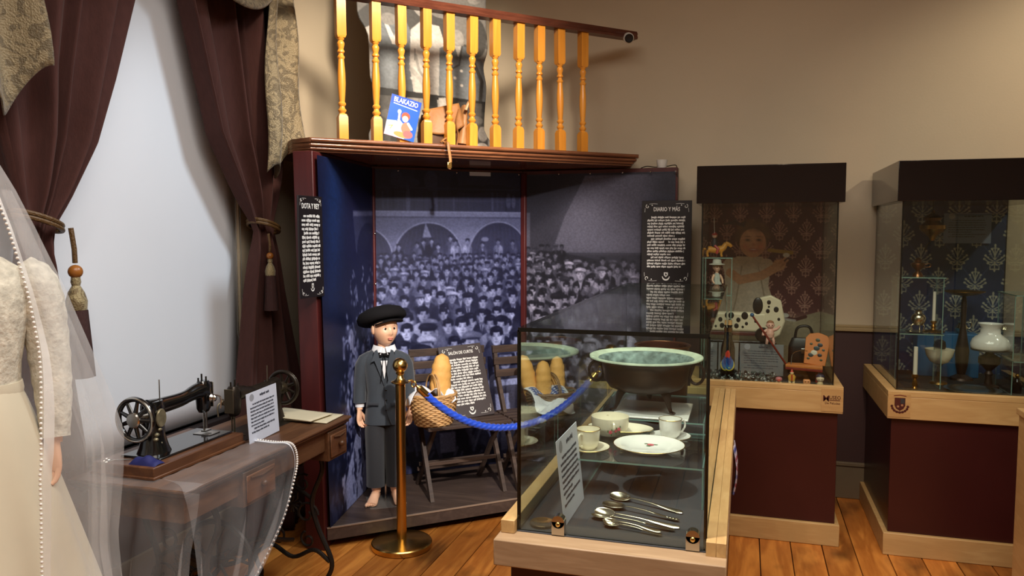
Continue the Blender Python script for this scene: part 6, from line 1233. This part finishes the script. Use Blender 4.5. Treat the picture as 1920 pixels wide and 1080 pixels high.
machine('sewing_machine', 'black sewing machine on a wooden base, nearest the bride', (-2.02, 2.19, TZ+.0015), .0, M_BLKMET, M_CHROME, M_DECAL)
machine('sewing_machine', 'older dark bronze sewing machine behind the white card', (-2.0, 3.0, TZ+.0005), PI, M_BRONZEM, pm('dull_steel', (120, 110, 92), .4, .9), M_DECAL, base=False)
t = thing('pincushion_cloth', 'folded navy cloth at the foot of the black sewing machine', 'cloth', (-1.957, 2.135, TZ+.0455)); b = MB(); b.grid(lambda u, v: (-.055+.11*u, -.022+.05*v, .026*math.sin(PI*u)**.5*math.sin(PI*v)**.5+.004*math.sin(u*14)*math.sin(PI*v)), 20, 12); b.build('cloth', M_BLUEC, t, 80); MB().box((-.05, -.02, 0), (.05, .026, .003)).build('fold', M_BLUEC, t)
t = thing('scissors', 'pair of small steel scissors on the wooden machine base', 'scissors', (-2.085, 2.135, TZ+.0455), rz=.5)
for sg in (-1, 1): MB().tube([(-.03+.013*math.cos(a), sg*.014+.010*math.sin(a), .003) for a in [2*PI*i/18 for i in range(18)]], .0025, 6, cyc=True).build('finger_loop', M_CHROME, t); MB().tube([(-.018, sg*.009, .003), (.0, 0, .003), (.05, -sg*.002, .003)], [.003, .004, .001], 6, sq=.5).build('blade', M_CHROME, t)
t = card('caption_card', 'white caption card propped on the sewing table in front of the old machine', frame((-1.868, 2.693, TZ+.001), (.0, 1, .045), (-.03, -.16, 1)), .205, .205, 31, 9)
# papers at the far end
for i, (dx, dy, rz, sz, lb) in enumerate(((0, 0, .05, (.15, .105), 'lower aged booklet of the pair on the far end of the sewing table'), (-.035, -.012, -.12, (.14, .10), 'upper aged paper of the pair on the far end of the sewing table'))):
    o = MB().grid(lambda u, v: ((u-.5)*2*sz[0], (v-.5)*2*sz[1]*.8, .0035+.006*i*abs(u-.5)+.002*math.sin(u*4)), 12, 8).build('paper', M_PAPER, None, 80, solid=.004, loc=(-1.90+dx, 3.045+dy, TZ+.002+.0085*i), rot=(0, 0, rz)); tag(o, lb, 'paper')
# ---- tulle draped over the near end and front of the table
tl = thing('tulle_drape', 'sheer white tulle with pearl edging draped over the front of the sewing table', 'veil', (-1.72, 2.3, .2), world=True)
hem = spl([(-1.88, 2.64, TZ+.006), (-1.78, 2.63, TZ+.007), (-1.712, 2.64, TZ+.002), (-1.70, 2.66, .70), (-1.698, 2.635, .62), (-1.69, 2.56, .51), (-1.68, 2.44, .42), (-1.665, 2.30, .34), (-1.655, 2.16, .25), (-1.65, 2.04, .14)], 8)
start = spl([(-1.88, 2.12, TZ+.006), (-1.78, 2.08, TZ+.007), (-1.708, 2.02, TZ+.002), (-1.69, 2.015, .70), (-1.68, 2.01, .60), (-1.67, 2.005, .50), (-1.66, 2.0, .40), (-1.655, 1.995, .30), (-1.65, 1.99, .22), (-1.645, 1.985, .14)], 8)
nH = len(hem)
def td(u, v):
    k = min(nH-1, int(round(v*(nH-1)))); a, c = Vector(start[k]), Vector(hem[k]); p = a.lerp(c, u); dn = max(0, min(1, (TZ-p.z)/.25)); return (p.x+dn*(.016*math.sin(u*31+v*2)+.012*math.sin(u*17+1)), p.y+.004*math.sin(v*20)*dn, p.z+(.0015*math.sin(u*40) if dn <= 0 else 0))
MB().grid(td, 70, nH-1).build('tulle', M_TUL, tl, 80)
def te(u, v):      # fall over the near end of the table
    x = -1.655-.56*u; z = TZ+.004-(.70)*v; dn = min(1, v*4); return (x+.03*dn*math.sin(u*6), 2.03-.02*dn-.05*v-.045*dn*v*(1+math.sin(u*19+.5))-.02*dn*math.sin(u*37), z)
MB().grid(te, 70, 24).build('tulle', M_TUL, tl, 80)
MB().grid(lambda u, v: (-1.705-.46*u+.006*math.sin(v*5), 2.035+.085*v, TZ+.0035+.001*math.sin(u*23)), 20, 6).build('tulle', M_TUL, tl, 80)
b = MB(); acc = 0; last = Vector(hem[0])
for i in range(1, nH):
    p = Vector(hem[i]); n = max(1, int((p-last).length/.0105))
    for k in range(n): q = last.lerp(p, k/n); dn = max(0, min(1, (TZ-q.z)/.25)); b.ball((q.x+.004+dn*.012*math.sin(17+1), q.y, q.z), .0048, 7, 5)
    last = p
o = b.build('pearl_edging', M_BEAD, tl); o['kind'] = 'stuff'
MB().tube([(p[0]-.002, p[1]-.012, p[2]) for p in hem], .005, 5, sq=.25).build('ribbon_edge', M_SHIRT, tl)

# ================================================================== bride mannequin at the left edge
R_ = Vector((math.cos(math.radians(16.769)), math.sin(math.radians(16.769)), 0)); F_ = Vector((-math.sin(math.radians(16.769)), math.cos(math.radians(16.769)), 0))
BC = Vector((-1.99, 1.533, 0)); face_a = math.radians(16.769+30)
br = thing('bride_mannequin', 'mannequin in an ivory lace wedding dress at the left edge', 'mannequin', tuple(BC), rz=face_a)
b = MB(); head_mesh(b, T(0, -.01, 1.735), .074, .092, .112); limb(b, [(0, .01, 1.48), (0, .005, 1.57), (0, 0, 1.66)], [.075, .05, .05]); limb(b, [(0, 0, 1.15), (0, 0, 1.25), (0, .0, 1.40), (0, .01, 1.50), (0, .01, 1.54)], [.10, .095, .115, .10, .05])
for sg in (-1, 1):
    limb(b, [(sg*.155, .01, 1.49), (sg*.19, .02, 1.32), (sg*.20, .0, 1.17), (sg*.20, -.03, 1.02)], [.046, .038, .032, .022]); hand(b, T(sg*.20, -.033, 1.02) @ RX(-.12) @ RZ(-sg*1.1), 1.12, -sg, .3)
b.build('body', M_SKIN, br, 60); face_parts(br, T(0, -.01, 1.735), .074, .092, .112)
MB().ball((0, .02, 1.78), (.082, .10, .095), 20, 14).build('hair', M_HAIR, br)
b = MB(); b.loft([ell_ring(0, 0, z, rx, ry, 40) for z, rx, ry in ((1.17, .128, .112), (1.25, .132, .115), (1.36, .152, .135), (1.44, .158, .13), (1.50, .150, .10), (1.535, .10, .08), (1.55, .07, .066))]); b.build('bodice', M_LACE, br, 80)
for sg in (-1, 1):
    b = MB(); q = spl([(sg*.125, .01, 1.505), (sg*.172, .014, 1.44), (sg*.192, .018, 1.32), (sg*.203, 0, 1.17), (sg*.205, -.028, 1.035)], 7); rr = [float(np.interp(i/(len(q)-1), (0, .15, .5, .8, 1), (.05, .066, .056, .046, .036)))*(1+.03*math.sin(i*2.3)) for i in range(len(q))]; b.tube(q, rr, 20); b.build('lace_sleeve', M_LACE, br, 80)
def skirt(u, v):
    a = 2*PI*u; z = 1.185-1.13*v; r = .128+.30*v**.9; f = 1+.05*v*math.sin(a*13)+.03*v*math.sin(a*7+1); return (r*f*math.cos(a), r*f*math.sin(a)*.95+.03*v, z)
b = MB(); b.loft([[skirt(i/130, j/30) for i in range(130)] for j in range(31)], cap=False); b.build('skirt', M_SATIN, br, 80)
MB().lathe([(.133, 1.16), (.136, 1.18), (.133, 1.20)], 36, S3(1, .88, 1)).build('sash', M_SATIN, br)
MB().lathe([(.30, 0), (.30, .02), (.03, .03), (.03, 1.1)], 32).build('stand', M_CHROME, br)
vl = thing('bridal_veil', 'long sheer bridal veil with pearl edging falling from the mannequin head', 'veil', tuple(BC), rz=math.radians(16.769), group=None)
VT = [(1.86, .02), (1.845, .06), (1.80, .095), (1.72, .135), (1.62, .175), (1.45, .235), (1.32, .272), (1.15, .320), (1.03, .352), (.9, .350), (.72, .338), (.5, .36), (.12, .45)]
def vr(z): return interp(z, sorted(VT))
def veil_pt(a, z):
    r = vr(z); d = max(0, min(1, (1.75-z)/.6)); return (r*(1+d*.05*math.sin(a*9+z*3)+d*.035*math.sin(a*17))*math.cos(a), r*(1+d*.05*math.sin(a*9+z*3))*math.sin(a), z)
zz = list(np.linspace(1.86, 1.5, 16))+list(np.linspace(1.47, .1, 40))
def edge_a(z): return interp(z, ((.1, -.48), (.72, -.47), (1.0, -.47), (1.3, -.36), (1.6, -.3), (1.75, -.3), (1.86, -.3)))
MB().loft([[veil_pt(edge_a(z)+(PI-2*edge_a(z))*i/150, z) for i in range(151)] for z in zz], cap=False, closed=False).build('tulle', M_TULV, vl, 80)
# a second, narrower layer behind
MB().loft([[(x*.93, y*.93, z) for x, y, z in [veil_pt(-.25+(PI+.5)*i/90+.2, z) for i in range(91)]] for z in zz[6:]], cap=False, closed=False).build('tulle', M_TUL, vl, 80)
b = MB(); ez = [1.80-i*.0125 for i in range(136)]
for sgn in (0, 1):
    for z in ez:
        a = edge_a(z) if sgn == 0 else PI-edge_a(z); p = veil_pt(a, z); b.ball((p[0], p[1]-.002, p[2]), .0042, 7, 5)
o = b.build('pearl_edging', M_BEAD, vl); o['kind'] = 'stuff'
for sgn in (0, 1):
    MB().loft([[veil_pt((edge_a(z)+da) if sgn == 0 else PI-edge_a(z)-da, z) for da in (.012, .06)] for z in zz[2:]], cap=False, closed=False).build('satin_edge', tulle('satin_ribbon', (.95, .95, .95), .62), vl, 80)
